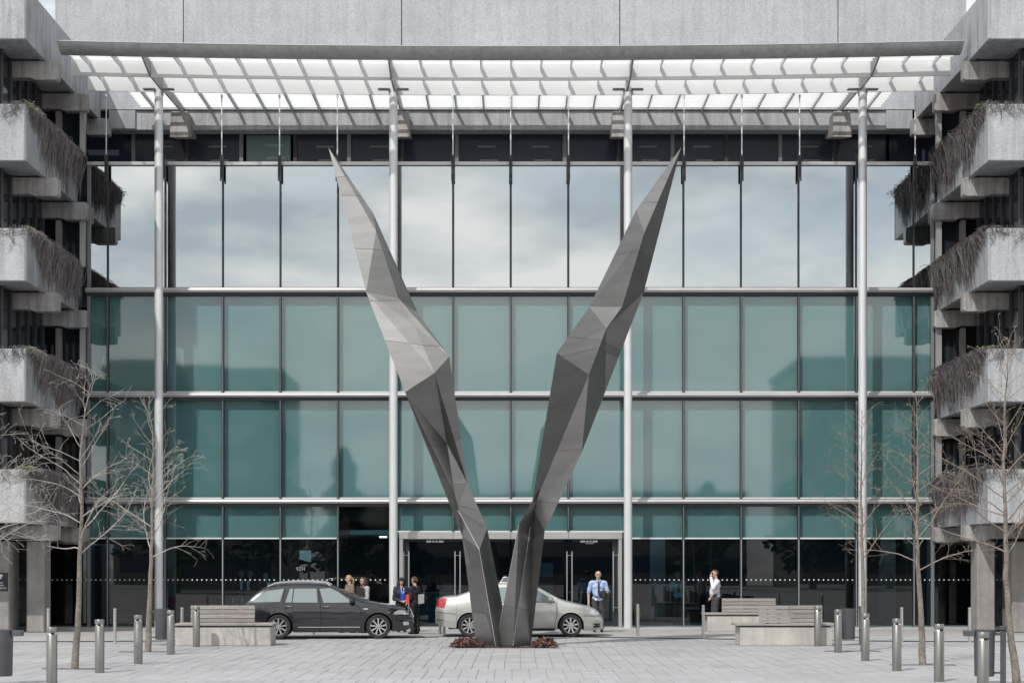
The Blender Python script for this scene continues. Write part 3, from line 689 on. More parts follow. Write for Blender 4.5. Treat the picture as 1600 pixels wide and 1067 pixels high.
def arm(front, left, right, top, name, beads):
    """front facets plus a folded back so each arm is a closed body"""
    names = sorted(set(sum([f.split() for f in front], []))); vs = [SP[n] for n in names]; ix = {n: i for i, n in enumerate(names)}
    fs = [tuple(ix[a] for a in f.split()) for f in front]
    LC = [top] + left; RC = [top] + right
    back = [ix[top]]
    nb = 5
    def at(chain, z):
        for a, c in zip(chain, chain[1:]):
            pa, pc = SP[a], SP[c]
            if pc.z <= z <= pa.z: return pa.lerp(pc, (pa.z - z) / max(1e-6, pa.z - pc.z))
        return SP[chain[-1]]
    zt, zb_ = SP[top].z, .02
    for j in range(1, nb + 1):
        z = zt + (zb_ - zt) * j / nb
        c = (at(LC, z) + at(RC, z)) / 2; wd = (at(LC, z) - at(RC, z)).length
        vs.append(Vector((c.x, c.y + .30 * min(1, j / 2) + .28 * wd, z))); back.append(len(vs) - 1)
    def zip_(chain):
        ci = [ix[a] for a in chain]; i = j = 0
        while i < len(ci) - 1 or j < len(back) - 1:
            if j == len(back) - 1 or (i < len(ci) - 1 and vs[ci[i + 1]].z >= vs[back[j + 1]].z):
                if len({ci[i], ci[i + 1], back[j]}) == 3: fs.append((ci[i], ci[i + 1], back[j]))
                i += 1
            else:
                if len({ci[i], back[j + 1], back[j]}) == 3: fs.append((ci[i], back[j + 1], back[j]))
                j += 1
    zip_(LC); zip_(RC)
    arm_o = MB().add(vs, fs).build(name, 'steel', scul)
    bm = bmesh.new(); bm.from_mesh(arm_o.data); rn = random.Random(len(front)); z = .9; seam = []
    while z < 12.3:      # the plates each facet is welded from: cut level by level, every second cut askew
        nrm = Vector((rn.gauss(0, .16), rn.gauss(0, .1), 1)).normalized()
        r_ = bmesh.ops.bisect_plane(bm, geom=bm.verts[:] + bm.edges[:] + bm.faces[:], plane_co=Vector((0, 0, z)), plane_no=nrm)
        for e in r_['geom_cut']:
            if isinstance(e, bmesh.types.BMEdge) and e.calc_length() > .05 and any(f.normal.y < -.05 for f in e.link_faces): seam.append((e.verts[0].co.copy(), e.verts[1].co.copy()))
        z += rn.uniform(.75, 1.5)
    bm.normal_update(); bm.to_mesh(arm_o.data); bm.free()
    at_ = arm_o.data.attributes.new('tone', 'FLOAT', 'FACE'); at_.data.foreach_set('value', [rn.random() for _ in arm_o.data.polygons])
    q = MB(); org = wloc(scul)
    for a, c in seam: q.tube([a + org, c + org], .0045, 4, False)
    q.build('plate_seams', 'steel_seam', arm_o, fixn=False, kind='stuff')
    for chain in beads: MB().tube([SP[q] for q in chain.split()], .008, 5).build('weld_bead', 'stainless', arm_o)
    return arm_o
LF = ['T L1 I1', 'T I1 R0', 'I1 L1 I2', 'I1 I2 R1', 'I1 R1 R0', 'L1 L2 I4', 'L1 I4 I3', 'L1 I3 I2', 'I3 I4 R2', 'I2 I3 R2', 'I2 R2 R1', 'L2 I5 I4', 'I4 I5 R3', 'I4 R3 R2', 'L2 I6 I5', 'I5 I6 R3', 'R3 I6 R4', 'L2 L3 I6', 'I6 I7 R4', 'I6 L3 I7', 'L3 L4 I8', 'L3 I8 I7', 'R4 I7 I8', 'R4 I8 R5']
RF = ['T2 a1 M', 'a1 a2 M', 'T2 M X', 'M a2 N', 'M N X', 'a2 Q K', 'a2 K N', 'Q S K', 'N K X', 'K S V', 'K V X', 'Q P S', 'Q a3 P', 'S P U', 'S U V', 'U P W', 'a3 B P', 'B C P', 'B A C', 'P C E', 'P E W']
arm(LF, ['L1', 'L2', 'L3', 'L4'], ['R0', 'R1', 'R2', 'R3', 'R4', 'R5'], 'T', 'sculpture_arm', ['I6 I7 I8'])
arm(RF, ['a1', 'a2', 'Q', 'a3', 'B', 'A'], ['X', 'V', 'U', 'W', 'E'], 'T2', 'sculpture_arm', ['B A', 'P C'])

# planting bed at its foot
bed = thing('planting_bed', 'bed of low dark red leaves round the foot of the sculpture', 'plants', (-.15, SY, 0))
MB().box(-1.30, 1.02, 40.12, 41.7, -.06, .006).build('bed_soil', 'soil', bed)
rnd = random.Random(5); b = MB(); b2 = MB()
for i in range(2600):
    x = rnd.uniform(-1.42, 1.10); y = rnd.uniform(40.03, 41.7)
    if -.8 < x < .5 and y > 40.35: continue
    m = max(max(0, 1 - ((x + 1.0) / .45) ** 2), .85 * max(0, 1 - ((x - .80) / .34) ** 2))
    if rnd.random() > .10 + 1.2 * m: continue
    h = .012 + rnd.random() ** 1.3 * .22 * m * (.55 + .5 * math.sin(x * 11 + y * 5) ** 2)
    s = rnd.uniform(.03, .062); u = Vector((rnd.gauss(0, 1), rnd.gauss(0, 1), rnd.gauss(0, .6))).normalized() * s; v = u.cross(Vector((rnd.gauss(0, .5), rnd.gauss(0, .5), 1))).normalized() * s * .62
    c = Vector((x, y, .01 + h)); n = u.cross(v).normalized() * s * .25
    (b if rnd.random() < .93 else b2).add([c - u, c + v + n, c + u, c - v + n], [(0, 1, 2), (0, 2, 3)])
b.build('leaves', 'leaf_red', bed, fixn=False, kind='stuff'); b2.build('green_leaves', 'leaf_green', bed, fixn=False, kind='stuff')
pl = thing('spiky_plant', 'slim yellow-green spiky plant beside the foot of the third column', 'plant', (3.80, 52.3, .035))
b = MB(); rnd = random.Random(9)
for i in range(16):
    a = rnd.uniform(0, 6.28); h = rnd.uniform(.4, .85); sp = rnd.uniform(.03, .16)
    p0 = Vector((3.80 + rnd.uniform(-.04, .04), 52.3 + rnd.uniform(-.04, .04), .035)); b.tube([p0, p0 + Vector((math.cos(a) * sp * .4, math.sin(a) * sp * .4, h * .6)), p0 + Vector((math.cos(a) * sp, math.sin(a) * sp, h))], [.014, .012, .002], 4, False, .3)
b.build('blades', 'leaf_green', pl, fixn=False)
# ------------------------------------------------------------------ bollards
def bollard_proto():
    t = thing('wide_bollard', '', 'bollard', group='wide grey bollards along the plaza')
    MB().lathe([(0, 0), (.083, 0), (.083, .822), (.078, .828), (0, .828)], 24).build('post', 'bollard_grey', t, smooth=40)
    MB().lathe([(.076, .826), (.066, .838), (.066, .856), (.076, .866)], 24).build('light_slot', 'stainless', t, smooth=40)
    b = MB(); b.box(-.028, .028, -.080, -.05, .830, .862); b.build('slot_shade', 'bollard_slot', t)
    MB().lathe([(0, .862), (.084, .862), (.084, .935), (.079, .942), (0, .942)], 24).build('cap', 'bollard_grey', t, smooth=40)
    return t
proto = bollard_proto(); first = True
WB = [(-7.09, 26.7, 'nearest of the left row'), (-7.28, 30.6, 'second of the left row from the camera'), (-7.2, 33.4, 'third of the left row, right of a bare tree'), (-7.28, 37.0, 'fourth of the left row, beside a litter bin'), (-7.35, 40.4, 'farthest of the left row, before the left bench'),
      (6.75, 24.7, 'nearest of the right row, before a litter bin'), (6.99, 28.2, 'second of the right row from the camera'), (6.95, 31.1, 'third of the right row, left of a bare tree'), (7.06, 34.4, 'fourth of the right row from the camera'), (7.14, 37.7, 'fifth of the right row, beside a litter bin'), (7.23, 40.7, 'farthest of the right row, before the right bench')]
for x, y, l in WB:
    o = proto if first else copy_tree(proto); first = False
    o.location = (x, y, 0); o.rotation_euler = (0, 0, random.uniform(-.5, .5)); o['label'] = 'wide grey light bollard, ' + l
def slim_proto():
    t = thing('slim_bollard', '', 'bollard', group='slim stainless bollards along the driveway edge')
    MB().lathe([(0, 0), (.040, 0), (.040, .79), (.030, .80), (.030, .815)], 14).build('post', 'stainless', t, smooth=40)
    MB().lathe([(.030, .815), (.043, .82), (.043, .845), (.03, .86), (0, .862)], 14).build('cap', 'stainless', t, smooth=40)
    return t
sp_ = slim_proto(); first = True
for px, Y, l in ((75.5, 42, 'at the far left beside the nearest wide bollard'), (179.7, 42, 'standing alone between two left trees'), (284.5, 43, 'behind the left end of the left bench'), (490, 47.6, 'glimpsed under the dark estate car'), (687.5, 47.95, 'left one under the rear bumper of the silver car'), (694.0, 48.0, 'right one under the rear bumper of the silver car'),
                 (996.6, 46.6, 'right of the silver car near the third column'), (1098.8, 45.6, 'at the left end of the far right bench'), (1408.8, 43.2, 'right of the fourth column behind wide bollards'), (1515, 43, 'at the far right before a concrete pier')):
    o = sp_ if first else copy_tree(sp_); first = False
    o.location = (PX(px, Y), Y, 0); o['label'] = 'slim stainless steel bollard ' + l
# ------------------------------------------------------------------ litter bins
def bin_(x, y, side, lab, ash):
    t = thing('litter_bin', lab, 'litter bin', (x, y, 0), group='litter bins hung on posts')
    px = x + side * .30
    MB().box(px - .04, px + .04, y - .03, y + .03, 0, .86).build('post', 'bin_grey', t, bevel=.006)
    MB().lathe([(0, .13), (.145, .13), (.155, .15), (.165, .82), (.172, .84), (.172, .87), (.155, .87), (.15, .5), (0, .5)], 26, (x, y, 0)).build('bucket', 'bin_grey', t, smooth=40)
    x0, x1 = sorted((x + side * .16, px - side * .04)); MB().box(x0, x1, y - .02, y + .02, .78, .82).build('bracket', 'bin_grey', t); MB().box(x0 - .03, x1, y - .02, y + .02, .17, .20).build('bracket', 'bin_grey', t)
    MB().box(px - .05, px + .05, y - .05, y + .04, .863, .93).build('lock_head', 'bin_grey', t, bevel=.008)
    if ash: MB().box(x - side * .33, x - side * .17, y - .09, y + .05, .77, .86).build('ash_box', 'bin_grey', t, bevel=.008)
    return t
def mbx(a): return a
bin_(PX(253, 41.4), 41.4, -1, 'dark grey litter bin behind the fourth left bollard', False)
bin_(PX(1325.5, 41.4), 41.4, 1, 'dark grey litter bin behind the fifth right bollard', False)
bin_(PX(1538, 27.6), 27.6, 1, 'near dark grey litter bin with ash box at the bottom right', True)
bin_(PX(4, 27.6), 27.6, -1, 'near dark grey litter bin with ash box at the bottom left', True)
# ------------------------------------------------------------------ benches
def bench(x0, x1, y, backs, lab, depth=.95, pad=.07):
    xm = (x0 + x1) / 2
    t = thing('bench', lab, 'bench', (xm, y, 0), group='concrete benches with timber seats')
    MB().box(x0 + pad, x1 - pad, y + .02, y + depth - .02, 0, .445).build('concrete_base', 'concrete_bench', t, bevel=.012)
    MB().box(x0 + pad + .05, x1 - pad - .05, y + .06, y + depth - .06, .447, .475).build('bearer', 'frame_dark', t)
    for k in range(7):
        ya = y - .02 + k * (depth + .04) / 7; MB().box(x0, x1, ya, ya + (depth + .04) / 7 - .014, .477, .525).build('seat_slat', 'wood_grey', t, bevel=.005)
    for (a, c, yb, zlow) in backs:
        for k in range(4): MB().box(a, c, yb, yb + .035, zlow + k * .105, zlow + .093 + k * .105).build('back_slat', 'wood_grey', t, bevel=.005)
        for xx in (a + .2, c - .25): MB().box(xx, xx + .05, yb + .037, yb + .07, .527, zlow + .41).build('back_support', 'frame_dark', t)
    return t
Yb = 40.95
bench(PX(271, Yb), PX(426, Yb), Yb, [(PX(298, Yb + .55), PX(398, Yb + .55), Yb + .55, .535)], 'concrete bench with grey timber back in front of the dark estate car', pad=.05)
bench(PX(1150, Yb), PX(1400, Yb) - 1.4, Yb, [(PX(1185, Yb), PX(1232, Yb), Yb - .035 + .0, .545), (PX(1233, Yb + .6), PX(1285, Yb + .6), Yb + .6, .535)], 'concrete bench with split timber back at the near right', pad=.10)
bench(PX(1101, 50.1), PX(1240, 50.1), 50.1, [(PX(1128, 50.7), PX(1212, 50.7), 50.7, .535)], 'concrete bench with timber back against the glass beside the man phoning', pad=.09)

# ------------------------------------------------------------------ cars
def lerp_tab(tab, v):
    if v <= tab[0][0]: return tab[0][1]
    for (a, fa), (c, fc) in zip(tab, tab[1:]):
        if v <= c:
            u = (v - a) / (c - a); return fa + (fc - fa) * u
    return tab[-1][1]
def smooth_tab(tab, v, h=.05): return sum(lerp_tab(tab, v + d * h) for d in (-1, -.5, 0, .5, 1)) / 5
GTAB = [(.15, .90), (.25, .955), (.45, .99), (.62, 1.0), (.8, .985), (.92, .955), (1.0, .915), (1.15, .84), (1.3, .765), (1.4, .70), (1.5, .62)]
def car(name, lab, cat, spec, loc, rz):
    t = thing(name, lab, cat, (0, 0, 0))
    top = spec['top']; xr, xf = spec['ends']; W0 = spec['w'] / 2; wheels = spec['wheels']; RA = spec['arch']; RT = spec['tyre']
    def W(x):
        e = xf if x > 0 else -xr; s = max(0, (abs(x) - (e - 1.0)) / 1.0); return W0 * (1 - .17 * s ** 2.3 - .13 * max(0, s - .8) / .2)
    def zt(x): return smooth_tab(top, x, .045)
    def zb(x):
        z = lerp_tab(spec['bottom'], x)
        for wx in wheels:
            d = abs(x - wx)
            if d < RA: z = max(z, RT - .0 + math.sqrt(max(0, RA * RA - d * d)) * 1.0)
        return z
    def side(x, z): return W(x) * lerp_tab(GTAB, z) * (1 - .015 * math.sin(max(0, min(1, (z - .48) / .1)) * math.pi))
    xs = set(np.linspace(xr, xf, 74).tolist())
    for wx in wheels:
        for a in np.linspace(-math.pi / 2, math.pi / 2, 19): xs.add(wx + RA * math.sin(a))
        xs.add(wx - RA - .004); xs.add(wx + RA + .004)
    xs = sorted(xs)
    NS = 11; b = MB(); vs = []; fs = []; mi = []; sec_n = None
    for x in xs:
        z0 = zb(x); z1 = zt(x); z0 = min(z0, z1 - .12); ze = z1 - min(.055, (z1 - z0) * .25)
        half = [(0, z0), (side(x, z0) * .80, z0)]
        for k in range(NS):
            z = z0 + (ze - z0) * k / (NS - 1); half.append((side(x, z), z))
        sy = side(x, ze); half += [(sy * .955, z1 - .018), (sy * .85, z1), (sy * .45, z1 + .012), (0, z1 + .015)]
        full = [(-y_, z) for y_, z in half[1:-1]][::1]
        ring = [(half[0][0], half[0][1])] + [(-a, z) for a, z in half[1:-1]] + [half[-1]] + [(a, z) for a, z in half[1:-1]][::-1]
        n = len(ring); vs += [(x, a, z) for a, z in ring]
    for i in range(len(xs) - 1):
        for k in range(n):
            fs.append((i * n + k, i * n + (k + 1) % n, (i + 1) * n + (k + 1) % n, (i + 1) * n + k))
            mi.append(1 if k in (0, 1, n - 1, n - 2) or (xs[i + 1] - xs[i] < .0045 and any(abs(abs(xs[i] - w_) - RA) < .006 for w_ in wheels)) else 0)
    fs += [tuple(range(n)), tuple((len(xs) - 1) * n + k for k in range(n))]; mi += [0, 0]
    b.v = vs; b.f = fs; b.m = mi
    b.build('body', [spec['paint'], 'underbody'], t, smooth=38)
    def patch(poly, name, m, off=.004, th=.012, both=True, parent=t, sub=6):
        """a panel laid on the flank: polygon in (x, z), following the bulge of the side"""
        out = []
        for s_ in ((-1, 1) if both else (-1,)):
            pts = []
            for (a, c) in zip(poly, poly[1:] + poly[:1]):
                for k in range(sub): u = k / sub; pts.append((a[0] + (c[0] - a[0]) * u, a[1] + (c[1] - a[1]) * u))
            cx = sum(p[0] for p in pts) / len(pts); cz = sum(p[1] for p in pts) / len(pts)
            q = MB(); ring = [(x, s_ * (side(x, z) + off), z) for x, z in pts]; mid = [((x + cx) / 2, s_ * (side((x + cx) / 2, (z + cz) / 2) + off), (z + cz) / 2) for x, z in pts]; inn = [(x, s_ * (side(x, z) - th), z) for x, z in pts]
            N = len(pts); q.add(ring + mid + inn + [(cx, s_ * (side(cx, cz) + off), cz)],
                  [(i, (i + 1) % N, N + (i + 1) % N, N + i) for i in range(N)] + [(N + i, N + (i + 1) % N, 3 * N) for i in range(N)] + [(i, 2 * N + i, 2 * N + (i + 1) % N, (i + 1) % N) for i in range(N)])
            out.append(q.build(name, m, parent, smooth=50))
        return out
    def line(pts, name, m, w=.012, off=.004, both=True, h=.004):
        for s_ in ((-1, 1) if both else (-1,)):
            fine = []
            for a, c in zip(pts, pts[1:]):
                for k in range(5): u = k / 5; fine.append((a[0] + (c[0] - a[0]) * u, a[1] + (c[1] - a[1]) * u))
            fine.append(pts[-1]); q = MB(); vv = []; ff = []
            for i, (x, z) in enumerate(fine):
                a = fine[max(0, i - 1)]; c = fine[min(len(fine) - 1, i + 1)]; d = Vector((c[0] - a[0], c[1] - a[1])); d.normalize(); nx, nz = -d.y * w / 2, d.x * w / 2
                for sg_, o_ in ((1, off), (-1, off), (-1, -.01), (1, -.01)): xx, zz = x + sg_ * nx, z + sg_ * nz; vv.append((xx, s_ * (side(xx, zz) + o_), zz))
            for i in range(len(fine) - 1):
                for k in range(4): ff.append((i * 4 + k, i * 4 + (k + 1) % 4, (i + 1) * 4 + (k + 1) % 4, (i + 1) * 4 + k))
            q.add(vv, ff).build(name, m, t)
    def across(xa, xb, ya, name, m, off=.006):
        """glass laid over the sloping front or rear of the cabin"""
        q = MB(); vv = []; NX, NY = 8, 8
        for i in range(NX + 1):
            x = xa + (xb - xa) * i / NX; z = zt(x); sl = (zt(x + .02) - zt(x - .02)) / .04; nn = Vector((-sl, 0, 1)).normalized(); sy = side(x, z - .05) * ya
            for j in range(NY + 1):
                u = j / NY * 2 - 1; vv.append((x + nn.x * off, u * sy, z + nn.z * off + .015 - .02 * abs(u) ** 3))
        ff = [(i * (NY + 1) + j, i * (NY + 1) + j + 1, (i + 1) * (NY + 1) + j + 1, (i + 1) * (NY + 1) + j) for i in range(NX) for j in range(NY)]
        q.add(vv, ff).build(name, m, t, smooth=True)
    spec['detail'](dict(t=t, patch=patch, line=line, across=across, side=side, zt=zt, W=W))
    MB().box(xr + .35, xf - .35, -.56, .56, .20, .66).build('undertray', 'underbody', t)
    # wheels
    for wx in wheels:
        for s_ in (-1, 1):
            yo = s_ * (W0 - .10); wh = MB().lathe([(RT * .70, -.10), (RT * .93, -.105), (RT, -.07), (RT, .07), (RT * .93, .105), (RT * .70, .10)], 36, (wx, yo, RT), 'y').build('wheel', 'tyre', t, smooth=45)
            rr = RT * .715; rm = MB()
            y0 = yo + s_ * .075
            rm.lathe([(rr, -.015), (rr * 1.0, .02), (rr * .93, .024), (rr * .90, .0)], 36, (wx, y0, RT), 'y')
            for k in range(spec['spokes']):
                a = 2 * math.pi * k / spec['spokes'] + .2; ca, sa = math.cos(a), math.sin(a)
                w0, w1 = spec['spoke_w']
                def pt(r_, o_, yy): return (wx + ca * r_ - sa * o_, yy, RT + sa * r_ + ca * o_)
                ya, yb_ = y0 + s_ * .012, y0 - s_ * .02
                rm.add([pt(.05, -w0, ya), pt(.05, w0, ya), pt(rr * .93, w1, ya + s_ * .006), pt(rr * .93, -w1, ya + s_ * .006), pt(.05, -w0, yb_), pt(.05, w0, yb_), pt(rr * .93, w1, yb_), pt(rr * .93, -w1, yb_)],
                       [(0, 1, 2, 3), (4, 7, 6, 5), (0, 4, 5, 1), (1, 5, 6, 2), (2, 6, 7, 3), (3, 7, 4, 0)])
            rm.lathe([(0, s_ * .018), (.055, s_ * .014), (.06, -s_ * .02)], 18, (wx, y0, RT), 'y')
            rm.build('rim', 'alloy', wh, smooth=35)
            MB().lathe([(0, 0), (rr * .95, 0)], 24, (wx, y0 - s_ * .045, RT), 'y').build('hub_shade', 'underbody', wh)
            bo = MB()
            for k in range(5): a = 2 * math.pi * k / 5; bo.lathe([(.011, 0), (.011, s_ * .003), (0, s_ * .003)], 8, (wx + .034 * math.cos(a), y0 + s_ * .0165, RT + .034 * math.sin(a)), 'y')
            bo.build('wheel_bolt', 'frame_dark', wh)
    t.location = loc; t.rotation_euler = (0, 0, rz)
    return t
def mirror_(c, x, z, paint, s_list=(-1, 1)):
    for s_ in s_list:
        y0 = s_ * (c['side'](x, z) + .0)
        MB().ellipsoid((x, y0 + s_ * .11, z + .05), (.075, .10, .075)).build('door_mirror', paint, c['t'], smooth=True)
        MB().box(x - .03, x + .03, min(y0 - s_ * .02, y0 + s_ * .06), max(y0 - s_ * .02, y0 + s_ * .06), z - .01, z + .03).build('mirror_foot', 'plastic_black', c['t'])
def handle_(c, x, z, m):
    c['patch']([(x - .10, z - .035), (x + .10, z - .03), (x + .10, z + .025), (x - .10, z + .02)], 'handle_recess', 'plastic_black', .003, .004)
    for s_ in (-1, 1):
        y0 = s_ * (c['side'](x, z) + .03); MB().tube([(x - .10, y0 - s_ * .02, z), (x - .07, y0, z + .004), (x + .06, y0, z + .008), (x + .09, y0 - s_ * .02, z + .006)], .014, 6).build('door_handle', m, c['t'], smooth=True)
def estate(c):
    pt, ln = c['patch'], c['line']
    pt([(.637, 1.0), (.66, .945), (-.045, .935), (-.158, 1.30), (.12, 1.315), (.33, 1.22)], 'front_side_window', 'car_glass')
    pt([(-.234, 1.305), (-.20, .94), (-1.03, .95), (-.925, 1.30)], 'rear_side_window', 'car_glass')
    pt([(-1.075, 1.305), (-1.17, .965), (-1.90, .95), (-1.78, 1.08), (-1.50, 1.245)], 'quarter_window', 'car_glass')
    ln([(-.82, 1.30), (-.86, .95)], 'window_divider', 'plastic_black', .03, .008)
    c['across'](.22, 1.09, .86, 'windscreen', 'car_glass'); c['across'](-1.98, -1.62, .80, 'rear_window', 'car_glass')
    ln([(-.19, 1.31), (-.13, .93), (-.10, .5), (-.12, .22)], 'door_gap', 'underbody', .014); ln([(.70, .93), (.90, .80), (.95, .5), (.92, .22)], 'door_gap', 'underbody', .014)
    ln([(-1.05, 1.31), (-1.10, .93), (-1.02, .72), (-.83, .48), (-.78, .22)], 'door_gap', 'underbody', .014)
    ln([(-.70, .305), (.90, .305)], 'sill_strip', 'chrome', .022, .007); ln([(-.80, .53), (-.12, .53), (.93, .525)], 'side_moulding', 'plastic_black', .03, .008)
    ln([(-1.95, .915), (-1.1, .925), (-.1, .93), (.70, .93)], 'waist_seal', 'plastic_black', .018, .006)
    pt([(-1.52, .86), (-1.50, .70), (-1.30, .70), (-1.32, .86)], 'fuel_flap', 'paint_black', .003, .004)
    ln([(-1.52, .86), (-1.50, .70), (-1.30, .70), (-1.32, .86), (-1.52, .86)], 'flap_gap', 'underbody', .010, .004)
    handle_(c, -.96, .835, 'chrome'); handle_(c, .02, .83, 'chrome'); mirror_(c, .70, .93, 'plastic_black')
    pt([(1.76, .635), (1.80, .70), (1.90, .745), (2.06, .735), (2.17, .635)], 'headlight', 'lamp_clear', .006)
    pt([(2.02, .44), (2.03, .35), (2.17, .35), (2.16, .44)], 'fog_lamp', 'lamp_clear', .008)
    pt([(-2.27, .80), (-2.10, .82), (-2.06, .66), (-2.27, .62)], 'tail_light', 'lamp_red', .006)
    pt([(.99, .79), (.99, .765), (1.10, .765), (1.10, .79)], 'side_badge', 'chrome', .004); pt([(1.62, .69), (1.68, .70), (1.66, .67)], 'side_repeater', 'lamp_amber', .004)
    ln([(1.72, .595), (2.20, .60)], 'bumper_gap', 'underbody', .012); ln([(1.86, .50), (2.22, .52)], 'bumper_strip', 'plastic_black', .04, .008)
    t = c['t']
    for s_ in (-1, 1):
        pts = [(x, s_ * (c['side'](x, c['zt'](x) - .06) * .96), c['zt'](x) + dz) for x, dz in ((.12, .0), (.02, .045), (-.4, .05), (-.9, .05), (-1.3, .045), (-1.50, .0))]
        MB().tube(pts, .026, 6).build('roof_rail', 'alloy', t, smooth=True)
    MB().tube([(-1.35, .0, 1.40), (-1.62, 0, 1.62)], [.006, .003], 5).build('aerial', 'plastic_black', t)
    g = MB().add([(2.285, -.36, .56), (2.285, .36, .56), (2.20, .34, .76), (2.20, -.34, .76), (2.25, -.36, .56), (2.25, .36, .56), (2.16, .34, .76), (2.16, -.34, .76)], [(0, 1, 2, 3), (0, 3, 7, 4), (1, 5, 6, 2), (3, 2, 6, 7), (0, 4, 5, 1)]).build('grille', 'plastic_black', t)
    MB().tube([(2.292, -.37, .555), (2.292, .37, .555), (2.202, .345, .77), (2.202, -.345, .77), (2.292, -.37, .555)], .014, 5).build('grille_surround', 'chrome', g)
    MB().box(2.29, 2.30, -.26, .26, .40, .51).build('number_plate', 'print_white', t)
ES = dict(paint='paint_black', ends=(-2.285, 2.285), w=1.77, wheels=(-1.205, 1.375), arch=.365, tyre=.318, spokes=9, spoke_w=(.014, .022),
          top=[(-2.30, .60), (-2.26, .78), (-2.13, .90), (-2.02, 1.0), (-1.86, 1.15), (-1.66, 1.29), (-1.45, 1.375), (-1.1, 1.425), (-.5, 1.44), (-.1, 1.425), (.15, 1.375), (.55, 1.215), (.85, 1.08), (1.12, .975), (1.5, .905), (1.85, .83), (2.08, .765), (2.20, .66), (2.285, .52)],
          bottom=[(-2.285, .34), (-2.1, .24), (-1.6, .20), (-.8, .17), (1.0, .17), (1.8, .19), (2.1, .21), (2.285, .30)], detail=estate)
car('estate_car', 'black estate car with silver roof rails parked nose to the right', 'car', ES, (PX(510.0, 45.7), 45.72, 0), R(4))
def sedan(c):
    pt, ln = c['patch'], c['line']
    pt([(.98, .955), (.52, 1.245), (.32, 1.315), (.10, 1.335), (.06, .955)], 'front_side_window', 'car_glass'); pt([(.02, 1.335), (-.02, .955), (-.90, .98), (-.96, 1.12), (-.70, 1.28), (-.45, 1.33)], 'rear_side_window', 'car_glass')
    pt([(-1.0, 1.10), (-.94, .985), (-1.33, 1.01)], 'quarter_window', 'car_glass')
    c['across'](.47, 1.17, .87, 'windscreen', 'car_glass'); c['across'](-1.52, -.85, .84, 'rear_window', 'car_glass')
    ln([(.04, 1.34), (.02, .93), (.04, .5), (.03, .22)], 'door_gap', 'underbody', .012); ln([(1.02, .93), (1.03, .75), (1.01, .5), (.96, .22)], 'door_gap', 'underbody', .012); ln([(-.98, 1.13), (-.93, .93), (-.86, .7), (-.78, .45), (-.76, .22)], 'door_gap', 'underbody', .012)
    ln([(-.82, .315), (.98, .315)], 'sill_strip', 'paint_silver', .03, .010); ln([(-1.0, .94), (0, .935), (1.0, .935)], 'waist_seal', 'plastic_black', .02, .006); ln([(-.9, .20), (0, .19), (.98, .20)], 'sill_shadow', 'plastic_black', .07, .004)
    handle_(c, -.80, .83, 'paint_silver'); handle_(c, .15, .82, 'paint_silver'); mirror_(c, .86, .95, 'paint_silver')
    pt([(1.78, .70), (1.88, .755), (2.02, .73), (2.16, .63), (2.15, .57), (1.98, .58), (1.86, .63)], 'headlight', 'lamp_clear', .006)
    pt([(-2.19, .80), (-2.16, .98), (-2.05, 1.03), (-1.88, 1.03), (-1.93, .90), (-1.98, .76)], 'tail_light', 'lamp_red', .006)
    ln([(1.76, .56), (2.2, .56)], 'bumper_gap', 'underbody', .010); ln([(-2.2, .66), (-1.75, .62), (-1.66, .60)], 'bumper_gap', 'underbody', .010); pt([(2.0, .36), (2.0, .25), (2.19, .25), (2.2, .36)], 'bumper_vent', 'plastic_black', .004)
    ln([(1.75, .315), (2.25, .31)], 'bumper_strip', 'chrome', .018, .006); ln([(-2.18, .46), (-1.68, .41)], 'bumper_strip', 'chrome', .022, .006); pt([(1.16, .715), (1.20, .725), (1.19, .70)], 'side_repeater', 'lamp_amber', .004)
    t = c['t']
    q = MB(); q.prism([(-.50, 1.425), (-.50, 1.46), (-.475, 1.46), (-.40, 1.60), (-.30, 1.60), (-.225, 1.46), (-.20, 1.46), (-.20, 1.425)], -.42, .42); q.build('roof_sign', 'print_white', t, bevel=.01)
    q = MB(); q.prism([(-.45, 1.475), (-.395, 1.58), (-.305, 1.58), (-.25, 1.475)], -.432, -.421); q.build('sign_panel', 'frame_grey', t)
    MB().box(2.27, 2.285, -.26, .26, .40, .51).build('number_plate', 'print_white', t)
    MB().box(2.235, 2.262, -.42, .42, .60, .70).build('grille', 'plastic_black', t)
SD = dict(paint='paint_silver', ends=(-2.22, 2.28), w=1.76, wheels=(-1.296, 1.402), arch=.35, tyre=.305, spokes=9, spoke_w=(.016, .024),
          top=[(-2.24, .62), (-2.20, .86), (-2.13, 1.03), (-1.95, 1.075), (-1.62, 1.10), (-1.35, 1.20), (-1.0, 1.345), (-.75, 1.405), (-.35, 1.43), (.1, 1.42), (.38, 1.385), (.62, 1.285), (.95, 1.10), (1.22, .965), (1.55, .885), (1.82, .82), (2.05, .745), (2.18, .66), (2.28, .46)],
          bottom=[(-2.22, .36), (-2.0, .27), (-1.6, .22), (-.8, .19), (1.0, .19), (1.8, .17), (2.1, .17), (2.28, .21)], detail=sedan)
car('taxi_saloon', 'pale gold-silver saloon taxi parked behind the sculpture', 'car', SD, (PX(809.5, 46.9), 46.95, 0), R(0))
